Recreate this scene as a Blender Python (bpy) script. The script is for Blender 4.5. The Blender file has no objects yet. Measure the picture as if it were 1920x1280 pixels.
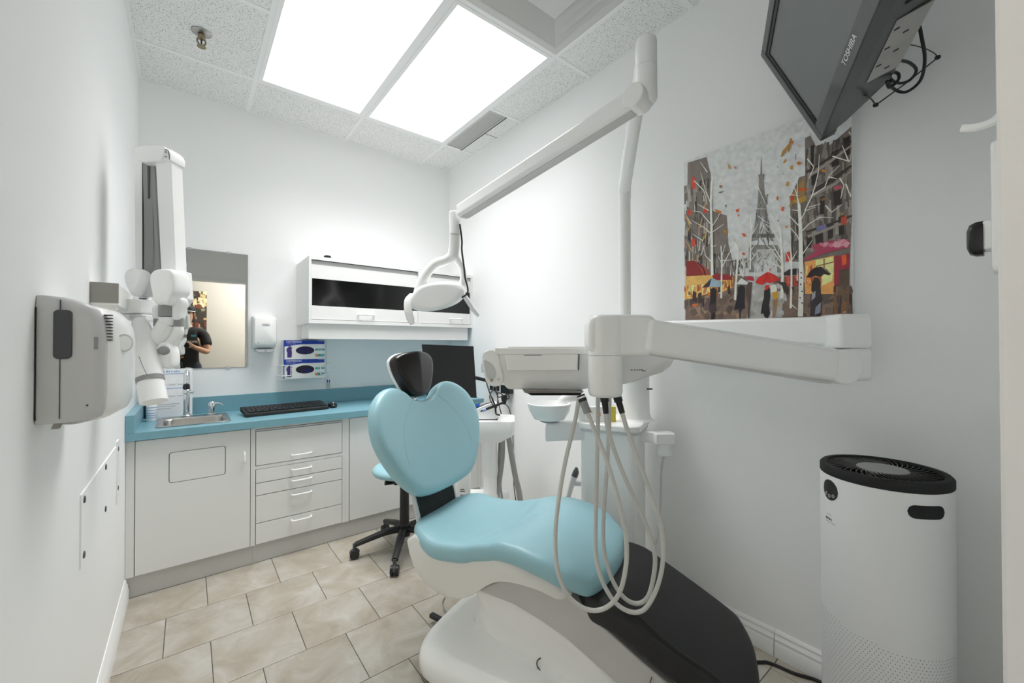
import bpy, math, random
from mathutils import Vector as V, Matrix

# ------------------------------------------------------------------ camera, world, exposure
scene = bpy.context.scene
COL = scene.collection
random.seed(7)

cam_data = bpy.data.cameras.new('camera')
cam = bpy.data.objects.new('camera', cam_data)
COL.objects.link(cam)
scene.camera = cam
cam_data.sensor_width = 36.0
cam_data.lens = 36.0 * 766.5 / 1920.0
cam_data.clip_start = 0.01
YAW, PITCH, ROLL = math.radians(38.353), math.radians(0.524), math.radians(-0.071)
_f = V((math.sin(YAW) * math.cos(PITCH), math.cos(YAW) * math.cos(PITCH), math.sin(PITCH)))
_r = V((math.cos(YAW), -math.sin(YAW), 0))
_u = _r.cross(_f)
_r2 = _r * math.cos(ROLL) + _u * math.sin(ROLL)
_u2 = _u * math.cos(ROLL) - _r * math.sin(ROLL)
cam.matrix_world = Matrix(((_r2.x, _u2.x, -_f.x, 0), (_r2.y, _u2.y, -_f.y, 0), (_r2.z, _u2.z, -_f.z, 1.22), (0, 0, 0, 1)))

world = bpy.data.worlds.new('world')
scene.world = world
world.use_nodes = True
world.node_tree.nodes['Background'].inputs[0].default_value = (0.9, 0.92, 0.95, 1)
world.node_tree.nodes['Background'].inputs[1].default_value = 0.3
vs = scene.view_settings
vs.view_transform = 'Standard'
vs.look = 'None'
vs.gamma = 1.0
vs.use_curve_mapping = False
vs.exposure = 0.1
PANEL_STRENGTH = 1.0          # visible glow of the ceiling panels
PANEL_WATTS = 10.0            # light each panel throws down through its prismatic lens
PANEL_SPREAD = 104.0
HALL_FILL_STRENGTH = 24.0           # unseen hallway panel added as fill from behind the camera
scene.cycles.max_bounces = 12
scene.cycles.use_light_tree = False
scene.cycles.diffuse_bounces = 12
scene.cycles.glossy_bounces = 3
scene.cycles.transmission_bounces = 2
scene.cycles.caustics_reflective = False
scene.cycles.caustics_refractive = False

# ------------------------------------------------------------------ materials
def lin(c):
    out = []
    for x in c:
        x = x / 255.0
        out.append(x / 12.92 if x <= 0.04045 else ((x + 0.055) / 1.055) ** 2.4)
    return (out[0], out[1], out[2], 1.0)

MATS = {}
def mat(name, rgb, rough=0.5, metal=0.0, bump=0.0, bscale=40.0, var=0.0, vscale=6.0, rgb2=None, coat=0.0, spec=0.5, trans=0.0):
    m = bpy.data.materials.new(name)
    m.use_nodes = True
    nt = m.node_tree
    b = nt.nodes['Principled BSDF']
    b.inputs['Base Color'].default_value = lin(rgb)
    b.inputs['Roughness'].default_value = rough
    b.inputs['Metallic'].default_value = metal
    b.inputs['Specular IOR Level'].default_value = spec
    b.inputs['Coat Weight'].default_value = coat
    b.inputs['Transmission Weight'].default_value = trans
    tc = nt.nodes.new('ShaderNodeTexCoord')
    if var > 0 or rgb2:
        n = nt.nodes.new('ShaderNodeTexNoise')
        n.inputs['Scale'].default_value = vscale
        n.inputs['Detail'].default_value = 6
        nt.links.new(tc.outputs['Object'], n.inputs['Vector'])
        mx = nt.nodes.new('ShaderNodeMix')
        mx.data_type = 'RGBA'
        r2 = rgb2 or tuple(max(0, c * (1 - var)) for c in rgb)
        mx.inputs[6].default_value = lin(rgb)
        mx.inputs[7].default_value = lin(r2)
        nt.links.new(n.outputs['Fac'], mx.inputs[0])
        nt.links.new(mx.outputs[2], b.inputs['Base Color'])
    if bump > 0:
        n2 = nt.nodes.new('ShaderNodeTexNoise')
        n2.inputs['Scale'].default_value = bscale
        n2.inputs['Detail'].default_value = 4
        nt.links.new(tc.outputs['Object'], n2.inputs['Vector'])
        bp = nt.nodes.new('ShaderNodeBump')
        bp.inputs['Strength'].default_value = bump
        bp.inputs['Distance'].default_value = 0.002
        nt.links.new(n2.outputs['Fac'], bp.inputs['Height'])
        nt.links.new(bp.outputs['Normal'], b.inputs['Normal'])
    MATS[name] = m
    return m

def emit_mat(name, rgb, strength):
    m = bpy.data.materials.new(name)
    m.use_nodes = True
    b = m.node_tree.nodes['Principled BSDF']
    b.inputs['Base Color'].default_value = lin(rgb)
    b.inputs['Emission Color'].default_value = lin(rgb)
    b.inputs['Emission Strength'].default_value = strength
    m.cycles.emission_sampling = 'FRONT'
    MATS[name] = m
    return m

mat('wall_paint', (244, 245, 245), 0.6)
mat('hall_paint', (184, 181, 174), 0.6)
mat('trim_paint', (240, 241, 241), 0.3)
mat('cabinet', (230, 231, 230), 0.38)
mat('cabinet_dark', (40, 40, 40), 0.6)
mat('kick', (196, 196, 192), 0.45, var=0.08, vscale=5)
mat('counter', (122, 170, 184), 0.32, var=0.06, vscale=30)
mat('plastic', (246, 247, 246), 0.25)
mat('plastic_matte', (242, 243, 243), 0.45)
mat('cover_grey', (200, 201, 202), 0.35)
mat('plastic_warm', (232, 231, 226), 0.3)
mat('plastic_grey', (206, 207, 208), 0.4)
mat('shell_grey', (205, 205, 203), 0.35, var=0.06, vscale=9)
mat('band_grey', (148, 148, 147), 0.45)
mat('grout', (96, 93, 88), 0.8)
mat('taupe', (150, 147, 142), 0.5)
mat('dark_grey', (72, 74, 78), 0.5, bump=0.1, bscale=300)
mat('black', (24, 24, 26), 0.45)
mat('black_gloss', (22, 20, 20), 0.22)
mat('black_matte', (30, 31, 31), 0.75, bump=0.2, bscale=400)
mat('black_vinyl', (36, 36, 36), 0.62, bump=0.12, bscale=350, var=0.15, vscale=4)
mat('teal_vinyl', (153, 196, 206), 0.36, bump=0.06, bscale=260)
mat('teal_seam', (128, 184, 192), 0.45)
mat('steel', (188, 186, 182), 0.28, metal=0.95, var=0.12, vscale=14)
mat('chrome', (225, 226, 228), 0.07, metal=1.0)
mat('mirror', (206, 207, 203), 0.015, metal=1.0)
mat('dark_glass', (12, 12, 13), 0.12, var=0.2, vscale=8)
mat('screen_off', (20, 21, 22), 0.32)
mat('tv_plastic', (58, 61, 63), 0.28, coat=0.3)
mat('tv_screen', (112, 116, 118), 0.35, var=0.08, vscale=4)  # grey base colour stands in for the room reflected in the screen
mat('hose', (206, 206, 201), 0.4)
mat('hose_dark', (158, 158, 154), 0.5, bump=0.4, bscale=300)
mat('print_blue', (18, 58, 160), 0.45)
mat('print_black', (20, 20, 24), 0.5)
mat('print_white', (240, 240, 240), 0.5)
mat('print_grey', (150, 152, 156), 0.5)
mat('print_teal', (60, 160, 165), 0.5)
mat('print_orange', (232, 150, 70), 0.5)
mat('print_purple', (84, 62, 140), 0.5, var=0.3, vscale=60)
mat('print_lightblue', (150, 176, 214), 0.5)
mat('blue_gel', (24, 84, 190), 0.25)
mat('carton', (238, 238, 236), 0.5)
mat('paper', (236, 238, 240), 0.6)
mat('glove', (36, 24, 96), 0.5, var=0.4, vscale=40)
mat('brass', (150, 136, 110), 0.35, metal=0.8)
mat('grille_metal', (206, 206, 203), 0.4)
mat('skin', (196, 150, 122), 0.5, var=0.08, vscale=20)
mat('shirt', (20, 20, 22), 0.8, bump=0.2, bscale=80)
mat('jeans', (38, 44, 60), 0.85, bump=0.2, bscale=200)
mat('cap_fabric', (26, 26, 28), 0.8)
mat('shoe', (30, 30, 32), 0.6)
mat('hair', (34, 26, 20), 0.7)
mat('orange_metal', (214, 130, 40), 0.35, metal=0.4)
mat('clear_plastic', (190, 192, 192), 0.15, spec=0.6)
mat('label_yellow', (205, 190, 70), 0.5)
mat('red', (190, 60, 50), 0.5)
emit_mat('panel_glow', (254, 255, 255), PANEL_STRENGTH)
emit_mat('hall_fill_glow', (255, 252, 248), HALL_FILL_STRENGTH)

def tile_material():
    m = bpy.data.materials.new('floor_tile')
    m.use_nodes = True
    nt = m.node_tree
    b = nt.nodes['Principled BSDF']
    tc = nt.nodes.new('ShaderNodeTexCoord')
    oi = nt.nodes.new('ShaderNodeObjectInfo')
    add = nt.nodes.new('ShaderNodeVectorMath'); add.operation = 'ADD'
    mul = nt.nodes.new('ShaderNodeMath'); mul.operation = 'MULTIPLY'; mul.inputs[1].default_value = 37.0
    nt.links.new(oi.outputs['Random'], mul.inputs[0])
    nt.links.new(tc.outputs['Object'], add.inputs[0])
    nt.links.new(mul.outputs[0], add.inputs[1])
    n = nt.nodes.new('ShaderNodeTexNoise'); n.inputs['Scale'].default_value = 6.5; n.inputs['Detail'].default_value = 7; n.inputs['Roughness'].default_value = 0.62
    n.inputs['Distortion'].default_value = 0.6
    nt.links.new(add.outputs[0], n.inputs['Vector'])
    r = nt.nodes.new('ShaderNodeValToRGB')
    e = r.color_ramp.elements
    e[0].position = 0.30; e[0].color = lin((156, 147, 131))
    e[1].position = 0.68; e[1].color = lin((188, 185, 178))
    x = e.new(0.48); x.color = lin((171, 165, 152))
    nt.links.new(n.outputs['Fac'], r.inputs[0])
    hs = nt.nodes.new('ShaderNodeHueSaturation')
    mr = nt.nodes.new('ShaderNodeMapRange')
    mr.inputs['To Min'].default_value = 0.93; mr.inputs['To Max'].default_value = 1.05
    nt.links.new(oi.outputs['Random'], mr.inputs['Value'])
    nt.links.new(mr.outputs[0], hs.inputs['Value'])
    nt.links.new(r.outputs[0], hs.inputs['Color'])
    nt.links.new(hs.outputs[0], b.inputs['Base Color'])
    b.inputs['Roughness'].default_value = 0.34
    bp = nt.nodes.new('ShaderNodeBump'); bp.inputs['Strength'].default_value = 0.12; bp.inputs['Distance'].default_value = 0.002
    nt.links.new(n.outputs['Fac'], bp.inputs['Height'])
    nt.links.new(bp.outputs['Normal'], b.inputs['Normal'])
    MATS['floor_tile'] = m

def ceiling_tile_material():
    m = bpy.data.materials.new('acoustic_tile')
    m.use_nodes = True
    nt = m.node_tree
    b = nt.nodes['Principled BSDF']
    b.inputs['Roughness'].default_value = 0.9
    tc = nt.nodes.new('ShaderNodeTexCoord')
    n = nt.nodes.new('ShaderNodeTexNoise'); n.inputs['Scale'].default_value = 200; n.inputs['Detail'].default_value = 2
    nt.links.new(tc.outputs['Object'], n.inputs['Vector'])
    r = nt.nodes.new('ShaderNodeValToRGB')
    e = r.color_ramp.elements
    e[0].position = 0.33; e[0].color = lin((120, 118, 116))
    e[1].position = 0.41; e[1].color = lin((238, 239, 238))
    nt.links.new(n.outputs['Fac'], r.inputs[0])
    nt.links.new(r.outputs[0], b.inputs['Base Color'])
    bp = nt.nodes.new('ShaderNodeBump'); bp.inputs['Strength'].default_value = 0.4; bp.inputs['Distance'].default_value = 0.003
    nt.links.new(r.outputs[0], bp.inputs['Height'])
    nt.links.new(bp.outputs['Normal'], b.inputs['Normal'])
    MATS['acoustic_tile'] = m

def paint_material():
    m = bpy.data.materials.new('oil_paint')
    m.use_nodes = True
    nt = m.node_tree
    b = nt.nodes['Principled BSDF']
    b.inputs['Roughness'].default_value = 0.5
    a = nt.nodes.new('ShaderNodeAttribute'); a.attribute_name = 'pigment'
    tc = nt.nodes.new('ShaderNodeTexCoord')
    n = nt.nodes.new('ShaderNodeTexNoise'); n.inputs['Scale'].default_value = 45; n.inputs['Detail'].default_value = 5
    nt.links.new(tc.outputs['Object'], n.inputs['Vector'])
    mr = nt.nodes.new('ShaderNodeMapRange'); mr.inputs['To Min'].default_value = 0.72; mr.inputs['To Max'].default_value = 1.28
    nt.links.new(n.outputs['Fac'], mr.inputs['Value'])
    hs = nt.nodes.new('ShaderNodeHueSaturation')
    nt.links.new(a.outputs['Color'], hs.inputs['Color'])
    nt.links.new(mr.outputs[0], hs.inputs['Value'])
    nt.links.new(hs.outputs[0], b.inputs['Base Color'])
    bp = nt.nodes.new('ShaderNodeBump'); bp.inputs['Strength'].default_value = 0.3; bp.inputs['Distance'].default_value = 0.002
    nt.links.new(n.outputs['Fac'], bp.inputs['Height'])
    nt.links.new(bp.outputs['Normal'], b.inputs['Normal'])
    MATS['oil_paint'] = m

tile_material(); ceiling_tile_material(); paint_material()

# ------------------------------------------------------------------ mesh helpers
def cr(pts, n=6):
    """smooth curve through points"""
    p = [V(q) for q in pts]
    if len(p) < 3:
        return p
    out = []
    for i in range(len(p) - 1):
        a = p[i - 1] if i > 0 else p[0] * 2 - p[1]
        b, c = p[i], p[i + 1]
        d = p[i + 2] if i + 2 < len(p) else p[-1] * 2 - p[-2]
        for k in range(n):
            t = k / n
            out.append(0.5 * ((2 * b) + (c - a) * t + (2 * a - 5 * b + 4 * c - d) * t * t + (3 * b - a - 3 * c + d) * t ** 3))
    out.append(p[-1])
    return out

def frame_of(d):
    d = V(d).normalized()
    h = V((0, 0, 1)) if abs(d.z) < 0.9 else V((1, 0, 0))
    x = d.cross(h).normalized()
    return x, x.cross(d).normalized()

class MB:
    def __init__(self):
        self.v = []; self.f = []
    def add(self, vs_, fs_):
        o = len(self.v)
        self.v += [tuple(q) for q in vs_]
        self.f += [tuple(i + o for i in f) for f in fs_]
        return self
    def box(self, x0, x1, y0, y1, z0, z1):
        return self.add([(x0, y0, z0), (x1, y0, z0), (x1, y1, z0), (x0, y1, z0), (x0, y0, z1), (x1, y0, z1), (x1, y1, z1), (x0, y1, z1)],
                        [(3, 2, 1, 0), (4, 5, 6, 7), (0, 1, 5, 4), (1, 2, 6, 5), (2, 3, 7, 6), (3, 0, 4, 7)])
    def obox(self, c, hx, hy, hz):
        c, hx, hy, hz = V(c), V(hx), V(hy), V(hz)
        if hx.cross(hy).dot(hz) < 0:
            hx = -hx
        vs_ = [c + hx * a + hy * b + hz * d for d in (-1, 1) for a, b in ((-1, -1), (1, -1), (1, 1), (-1, 1))]
        return self.add(vs_, [(3, 2, 1, 0), (4, 5, 6, 7), (0, 1, 5, 4), (1, 2, 6, 5), (2, 3, 7, 6), (3, 0, 4, 7)])
    def bar(self, p0, p1, w, h, up=(0, 0, 1)):
        """rectangular bar between two points: w across, h along up"""
        p0, p1 = V(p0), V(p1)
        d = (p1 - p0)
        x = d.normalized().cross(V(up)).normalized()
        z = x.cross(d.normalized())
        return self.obox((p0 + p1) / 2, x * (w / 2), d / 2, z * (h / 2))
    def loft(self, rings, caps=True, closed=False):
        n = len(rings[0]); vs_ = [q for r in rings for q in r]; fs_ = []
        m = len(rings)
        for i in range(m if closed else m - 1):
            j = (i + 1) % m
            for k in range(n):
                l = (k + 1) % n
                fs_.append((i * n + k, i * n + l, j * n + l, j * n + k))
        if caps and not closed:
            fs_.append(tuple(range(n - 1, -1, -1)))
            fs_.append(tuple((m - 1) * n + k for k in range(n)))
        return self.add(vs_, fs_)
    def tube(self, pts, r, seg=8, n=6, caps=True, flat=1.0, up=None, smooth=True):
        ps = cr(pts, n) if smooth else [V(q) for q in pts]
        m = len(ps)
        if not isinstance(r, (list, tuple)):
            rs = [r] * m
        else:
            rs = []
            for i in range(m):
                t = i / (m - 1) * (len(r) - 1)
                k = min(int(t), len(r) - 2)
                rs.append(r[k] + (r[k + 1] - r[k]) * (t - k))
        d0 = (ps[1] - ps[0]).normalized()
        if up is not None:
            x = d0.cross(V(up)).normalized()
        else:
            x, _ = frame_of(d0)
        rings = []
        for i in range(m):
            d = (ps[min(i + 1, m - 1)] - ps[max(i - 1, 0)]).normalized()
            x = (x - d * x.dot(d)).normalized()
            y = d.cross(x)
            rings.append([ps[i] + x * (rs[i] * math.cos(2 * math.pi * k / seg)) + y * (rs[i] * flat * math.sin(2 * math.pi * k / seg)) for k in range(seg)])
        return self.loft(rings, caps)
    def cyl(self, p0, p1, r0, r1=None, seg=20, caps=True):
        p0, p1 = V(p0), V(p1)
        r1 = r0 if r1 is None else r1
        x, y = frame_of(p1 - p0)
        y = (p1 - p0).normalized().cross(x)
        rg = lambda c, r: [c + x * (r * math.cos(2 * math.pi * k / seg)) + y * (r * math.sin(2 * math.pi * k / seg)) for k in range(seg)]
        return self.loft([rg(p0, r0), rg(p1, r1)], caps)
    def lathe(self, prof, base=(0, 0, 0), axis=(0, 0, 1), seg=24, caps=True):
        base, axis = V(base), V(axis).normalized()
        x, _ = frame_of(axis); y = axis.cross(x)
        rings = [[base + axis * h + x * (r * math.cos(2 * math.pi * k / seg)) + y * (r * math.sin(2 * math.pi * k / seg)) for k in range(seg)] for r, h in prof]
        return self.loft(rings, caps)
    def prism(self, poly, o, ux, uy, depth):
        """2D outline in the plane (ux,uy) at o, extruded by the vector depth"""
        o, ux, uy, depth = V(o), V(ux), V(uy), V(depth)
        a = sum(poly[i][0] * poly[(i + 1) % len(poly)][1] - poly[(i + 1) % len(poly)][0] * poly[i][1] for i in range(len(poly)))
        if (a > 0) != (ux.cross(uy).dot(depth) > 0):
            poly = poly[::-1]
        r0 = [o + ux * p[0] + uy * p[1] for p in poly]
        return self.loft([r0, [q + depth for q in r0]])
    def ellipsoid(self, c, ax, ay, az, seg=20, rings=12):
        c, ax, ay, az = V(c), V(ax), V(ay), V(az)
        if ax.cross(ay).dot(az) < 0:
            ax = -ax
        rg = []
        for i in range(1, rings):
            t = -math.pi / 2 + math.pi * i / rings
            rg.append([c + az * math.sin(t) + (ax * math.cos(2 * math.pi * k / seg) + ay * math.sin(2 * math.pi * k / seg)) * math.cos(t) for k in range(seg)])
        o = len(self.v)
        self.loft(rg, caps=False)
        self.v += [tuple(c - az), tuple(c + az)]
        b, t = len(self.v) - 2, len(self.v) - 1
        for k in range(seg):
            l = (k + 1) % seg
            self.f.append((b, o + l, o + k))
            e = o + (rings - 2) * seg
            self.f.append((t, e + k, e + l))
        return self
    def pillow(self, outline, mp, front, back, steps=(1.0, 0.985, 0.95, 0.88, 0.7, 0.45, 0.2), center=None):
        """cushion: closed 2D outline, mp(u,v,d)->point, thickness profile to both faces"""
        if center is None:
            cx = sum(p[0] for p in outline) / len(outline); cy = sum(p[1] for p in outline) / len(outline)
        else:
            cx, cy = center
        n = len(outline)
        prof = []
        for s in steps:
            prof.append((s, math.sqrt(max(0.0, 1 - ((s - steps[3]) / (1 - steps[3])) ** 2)) if s > steps[3] else 1.0))
        def ring(s, d):
            return [mp(cx + (p[0] - cx) * s, cy + (p[1] - cy) * s, d) for p in outline]
        rings = [ring(s, -back * h) for s, h in reversed(prof)] + [ring(s, front * h) for s, h in prof[1:]]
        o = len(self.v)
        self.loft(rings, caps=False)
        self.v += [tuple(mp(cx, cy, -back)), tuple(mp(cx, cy, front))]
        b, t = len(self.v) - 2, len(self.v) - 1
        e = o + (len(rings) - 1) * n
        for k in range(n):
            l = (k + 1) % n
            self.f.append((b, o + l, o + k)); self.f.append((t, e + k, e + l))
        return self
    def build(self, name, m, parent=None, bev=0.0, seg=2, ang=35, subsurf=0, fix=False):
        me = bpy.data.meshes.new(name)
        me.from_pydata(self.v, [], self.f)
        if fix:
            import bmesh
            bm = bmesh.new(); bm.from_mesh(me)
            bmesh.ops.recalc_face_normals(bm, faces=bm.faces)
            bm.to_mesh(me); bm.free()
        me.materials.append(MATS[m])
        ob = bpy.data.objects.new(name, me)
        COL.objects.link(ob)
        if bev > 0:
            me.shade_smooth()
            md = ob.modifiers.new('bevel', 'BEVEL')
            md.width = bev; md.segments = seg; md.limit_method = 'ANGLE'; md.angle_limit = math.radians(35)
            md.harden_normals = True
        else:
            me.shade_smooth()
            me.set_sharp_from_angle(angle=math.radians(ang))
        if subsurf:
            md = ob.modifiers.new('smooth', 'SUBSURF'); md.levels = subsurf; md.render_levels = subsurf
        if parent is not None:
            attach(ob, parent)
        return ob

def attach(ob, parent):
    ob.parent = parent
    # every part is modelled in world coordinates; only top-level things carry a location
    ob.matrix_parent_inverse = Matrix.Translation(-V(parent.location)) if parent.parent is None else Matrix()

def tag(o, label, cat=None, group=None, kind=None):
    if label: o['label'] = label
    if cat: o['category'] = cat
    if group: o['group'] = group
    if kind: o['kind'] = kind
    return o

def thing(name, loc, label, cat, group=None):
    o = bpy.data.objects.new(name, None)
    o.empty_display_size = 0.05
    COL.objects.link(o)
    o.location = loc
    return tag(o, label, cat, group)

def struct(o):
    o['kind'] = 'structure'
    return o

def text(body, size, loc, ux, uy, m, parent, name='lettering', extrude=0.0002, align='CENTER', shear=0.0):
    """flat printed lettering as a thin mesh: ux = reading direction, uy = letter up"""
    cu = bpy.data.curves.new(name, 'FONT')
    cu.body = body; cu.size = size; cu.extrude = extrude; cu.align_x = align; cu.align_y = 'CENTER'; cu.shear = shear
    tmp = bpy.data.objects.new('tmp', cu)
    me = bpy.data.meshes.new_from_object(tmp)
    bpy.data.objects.remove(tmp)
    ux, uy = V(ux).normalized(), V(uy).normalized(); uz = ux.cross(uy)
    M = Matrix(((ux.x, uy.x, uz.x, loc[0]), (ux.y, uy.y, uz.y, loc[1]), (ux.z, uy.z, uz.z, loc[2]), (0, 0, 0, 1)))
    me.transform(M)
    me.materials.clear(); me.materials.append(MATS[m])
    ob = bpy.data.objects.new(name, me)
    COL.objects.link(ob)
    attach(ob, parent)
    return ob

def rrect(w, h, r, n=4, cx=0, cy=0):
    out = []
    for sx, sy, a0 in ((1, 1, 0), (-1, 1, 90), (-1, -1, 180), (1, -1, 270)):
        for k in range(n + 1):
            a = math.radians(a0 + 90 * k / n)
            out.append((cx + sx * (w / 2 - r) + r * math.cos(a), cy + sy * (h / 2 - r) + r * math.sin(a)))
    return out

X, Y, Z = V((1, 0, 0)), V((0, 1, 0)), V((0, 0, 1))

# ------------------------------------------------------------------ room shell
XL, XR, YB, YF, H = -0.235, 1.82, 3.2, 0.0145, 2.77
HX0, HX1, HY = -1.3, 2.1, -1.3            # hallway behind the camera
DX0, DX1, DH = -0.205, 0.59, 2.03         # door opening

def sbox(name, m, *b, parent=None, **k):
    o = MB().box(*b).build(name, m, parent, **k)
    if parent is None: struct(o)
    return o

floor = sbox('floor', 'grout', HX0, XR + 0.1, HY, YB + 0.1, -0.06, -0.004)
sbox('wall_left', 'wall_paint', XL - 0.1, XL, YF, YB + 0.1, -0.004, H + 0.11)
sbox('wall_back', 'wall_paint', XL, XR, YB, YB + 0.1, -0.004, H + 0.11)
sbox('wall_right', 'wall_paint', XR, XR + 0.1, YF, YB + 0.1, -0.004, H + 0.11)
wf = MB()
wf.box(HX0, DX0, -0.10, YF, -0.004, H + 0.11)
wf.box(DX1, HX1, -0.10, YF, -0.004, H + 0.11)
wf.box(DX0, DX1, -0.10, YF, DH, H + 0.11)
struct(wf.build('wall_front', 'wall_paint'))
tr = MB()
tr.box(DX0 - 0.012, DX0, YF, YF + 0.012, -0.003, DH + 0.06)
tr.box(DX1, DX1 + 0.05, YF, YF + 0.0025, -0.003, DH + 0.06)
tr.box(DX0, DX1, YF, YF + 0.012, DH, DH + 0.06)
struct(tr.build('trim_1', 'trim_paint'))
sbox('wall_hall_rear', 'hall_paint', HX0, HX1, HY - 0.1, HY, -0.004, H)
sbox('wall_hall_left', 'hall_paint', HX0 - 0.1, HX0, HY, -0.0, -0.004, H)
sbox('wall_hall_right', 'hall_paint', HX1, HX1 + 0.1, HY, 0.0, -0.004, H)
sbox('ceiling_hall', 'wall_paint', HX0, HX1, HY, -0.1, 2.6, 2.7)

ceil = sbox('ceiling', 'wall_paint', XL, XR, YF, YB, H + 0.09, H + 0.11)

# floor tiles laid in running bond
TP, RD = 0.3008, 0.2985
tile_cache = {}
def floor_tile(x0, x1, y0, y1):
    g = 0.0014
    w, d = round(x1 - x0 - 2 * g, 4), round(y1 - y0 - 2 * g, 4)
    if w < 0.01 or d < 0.01: return
    key = (w, d)
    if key not in tile_cache:
        b = MB()
        c = 0.0015
        r = lambda s, z: [(-w / 2 + s, -d / 2 + s, z), (w / 2 - s, -d / 2 + s, z), (w / 2 - s, d / 2 - s, z), (-w / 2 + s, d / 2 - s, z)]
        b.loft([r(0, -0.005), r(0, -0.0008), r(c, 0.0)])
        me = bpy.data.meshes.new('tile'); me.from_pydata(b.v, [], b.f); me.materials.append(MATS['floor_tile'])
        tile_cache[key] = me
    o = bpy.data.objects.new('tile', tile_cache[key]); COL.objects.link(o)
    o.parent = floor
    o.location = ((x0 + x1) / 2, (y0 + y1) / 2, 0)
for row in range(10):
    y1 = 2.7045 - row * RD
    y0 = max(y1 - RD, YF)
    if y1 - y0 < 0.02: break
    off = 0.077 if row % 2 == 0 else -0.0735
    k = -3
    while True:
        x0 = off + k * TP; x1 = x0 + TP; k += 1
        if x0 > XR: break
        a, b = max(x0, XL), min(x1, XR)
        if b - a > 0.02: floor_tile(a, b, y0, y1)

# skirting
def skirting(name, wallx, sgn, y0, y1):
    pr = [(0, 0), (0.016, 0), (0.016, 0.048), (0.012, 0.058), (0.013, 0.068), (0.007, 0.082), (0.008, 0.090), (0.003, 0.100), (0, 0.100)]
    b = MB().prism([(p[0] * sgn, p[1]) for p in pr], (wallx, y0, 0), X, Z, (0, y1 - y0, 0))
    return b.build(name, 'trim_paint', ang=25)
bl = struct(skirting('baseboard_left', XL, 1, YF + 0.015, 2.698))
br = struct(skirting('baseboard_right', XR, -1, YF + 0.005, 0.6275))
attach(skirting('length', XR, -1, 0.6305, YB - 0.002), br)

# suspended ceiling: tiles and grid bars
def ctile(x0, x1, y0, y1, z=H + 0.001):
    g = 0.003
    b = MB().box(x0 + g, x1 - g, y0 + g, y1 - g, z, z + 0.016)
    return b.build('ceiling_tile', 'acoustic_tile', ceil)
gx = [XL, 0.30, 0.92, 1.54, XR]
gy = [YF, 0.34, 0.95, 1.565, 2.18, 2.79, YB]
for i in range(4):
    for j in range(6):
        if i in (1, 2) and j in (3, 4): continue
        if i == 2 and j == 2: continue
        if i == 3 and j == 4:
            ctile(1.695, XR, 2.46, 2.79); ctile(1.695, XR, 2.18, 2.456)
            continue
        ctile(gx[i], gx[i + 1], gy[j], gy[j + 1])
def bar(x0, x1, y0, y1, dz=0.0):
    MB().box(x0, x1, y0, y1, H - 0.002 - dz, H + 0.004).build('grid_bar', 'trim_paint', ceil)
for x in gx[1:4]:
    bar(x - 0.012, x + 0.012, YF, YB)
for j, y in enumerate(gy[1:6]):
    for i in range(4):
        if y == 2.18 and i in (1, 2): continue
        bar(gx[i] + (0.012 if i else 0), gx[i + 1] - (0.012 if i < 3 else 0), y - 0.012, y + 0.012)
# wall angle around the edge
bar(XL, XL + 0.016, YF, YB, 0.0008); bar(XR - 0.012, XR, YF, YB, 0.0008); bar(XL + 0.016, XR - 0.012, YB - 0.012, YB, 0.0008)

# ------------------------------------------------------------------ ceiling fittings
for i, (x0, x1, lab) in enumerate(((0.312, 0.908, 'glowing fluorescent ceiling panel nearer the sprinkler head'), (0.932, 1.528, 'glowing fluorescent ceiling panel beside the perforated grille'))):
    t = thing('ceiling_light', ((x0 + x1) / 2, 2.177, H), lab, 'ceiling light', 'fluorescent ceiling panels')
    y0, y1 = 1.577, 2.778
    f = MB(); w = 0.020
    f.box(x0, x0 + w, y0, y1, H - 0.004, H + 0.02); f.box(x1 - w, x1, y0, y1, H - 0.004, H + 0.02)
    f.box(x0 + w, x1 - w, y0, y0 + w, H - 0.004, H + 0.02); f.box(x0 + w, x1 - w, y1 - w, y1, H - 0.004, H + 0.02)
    f.build('frame', 'trim_paint', t)
    MB().add([(x0 + w, y0 + w, H + 0.003), (x0 + w, y1 - w, H + 0.003), (x1 - w, y1 - w, H + 0.003), (x1 - w, y0 + w, H + 0.003)], [(0, 1, 2, 3)]).build('diffuser', 'panel_glow', t)
    MB().box(x0 + w, x1 - w, y0 + w, y1 - w, H + 0.012, H + 0.08).build('lamp_housing', 'trim_paint', t)
    ld = bpy.data.lights.new('panel_light', 'AREA')
    ld.shape = 'RECTANGLE'; ld.size = x1 - x0 - 2 * w; ld.size_y = y1 - y0 - 2 * w
    ld.energy = PANEL_WATTS; ld.spread = math.radians(PANEL_SPREAD); ld.color = (1.0, 0.975, 0.972)
    lo = bpy.data.objects.new('panel_light', ld); COL.objects.link(lo)
    lo.location = ((x0 + x1) / 2, (y0 + y1) / 2, H + 0.001)
    attach(lo, t)
t = thing('hall_fill_panel', (1.18, -0.48, 2.6), 'unseen hallway ceiling panel added as fill light through the doorway', 'ceiling light')
MB().add([(0.45, -0.80, 2.586), (0.45, -0.15, 2.586), (1.92, -0.15, 2.586), (1.92, -0.80, 2.586)], [(0, 1, 2, 3)]).build('diffuser', 'hall_fill_glow', t)  # added emitter, sends fill into the room through the doorway
MB().box(0.43, 1.94, -0.82, -0.13, 2.590, 2.5995).build('frame', 'trim_paint', t)

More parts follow.
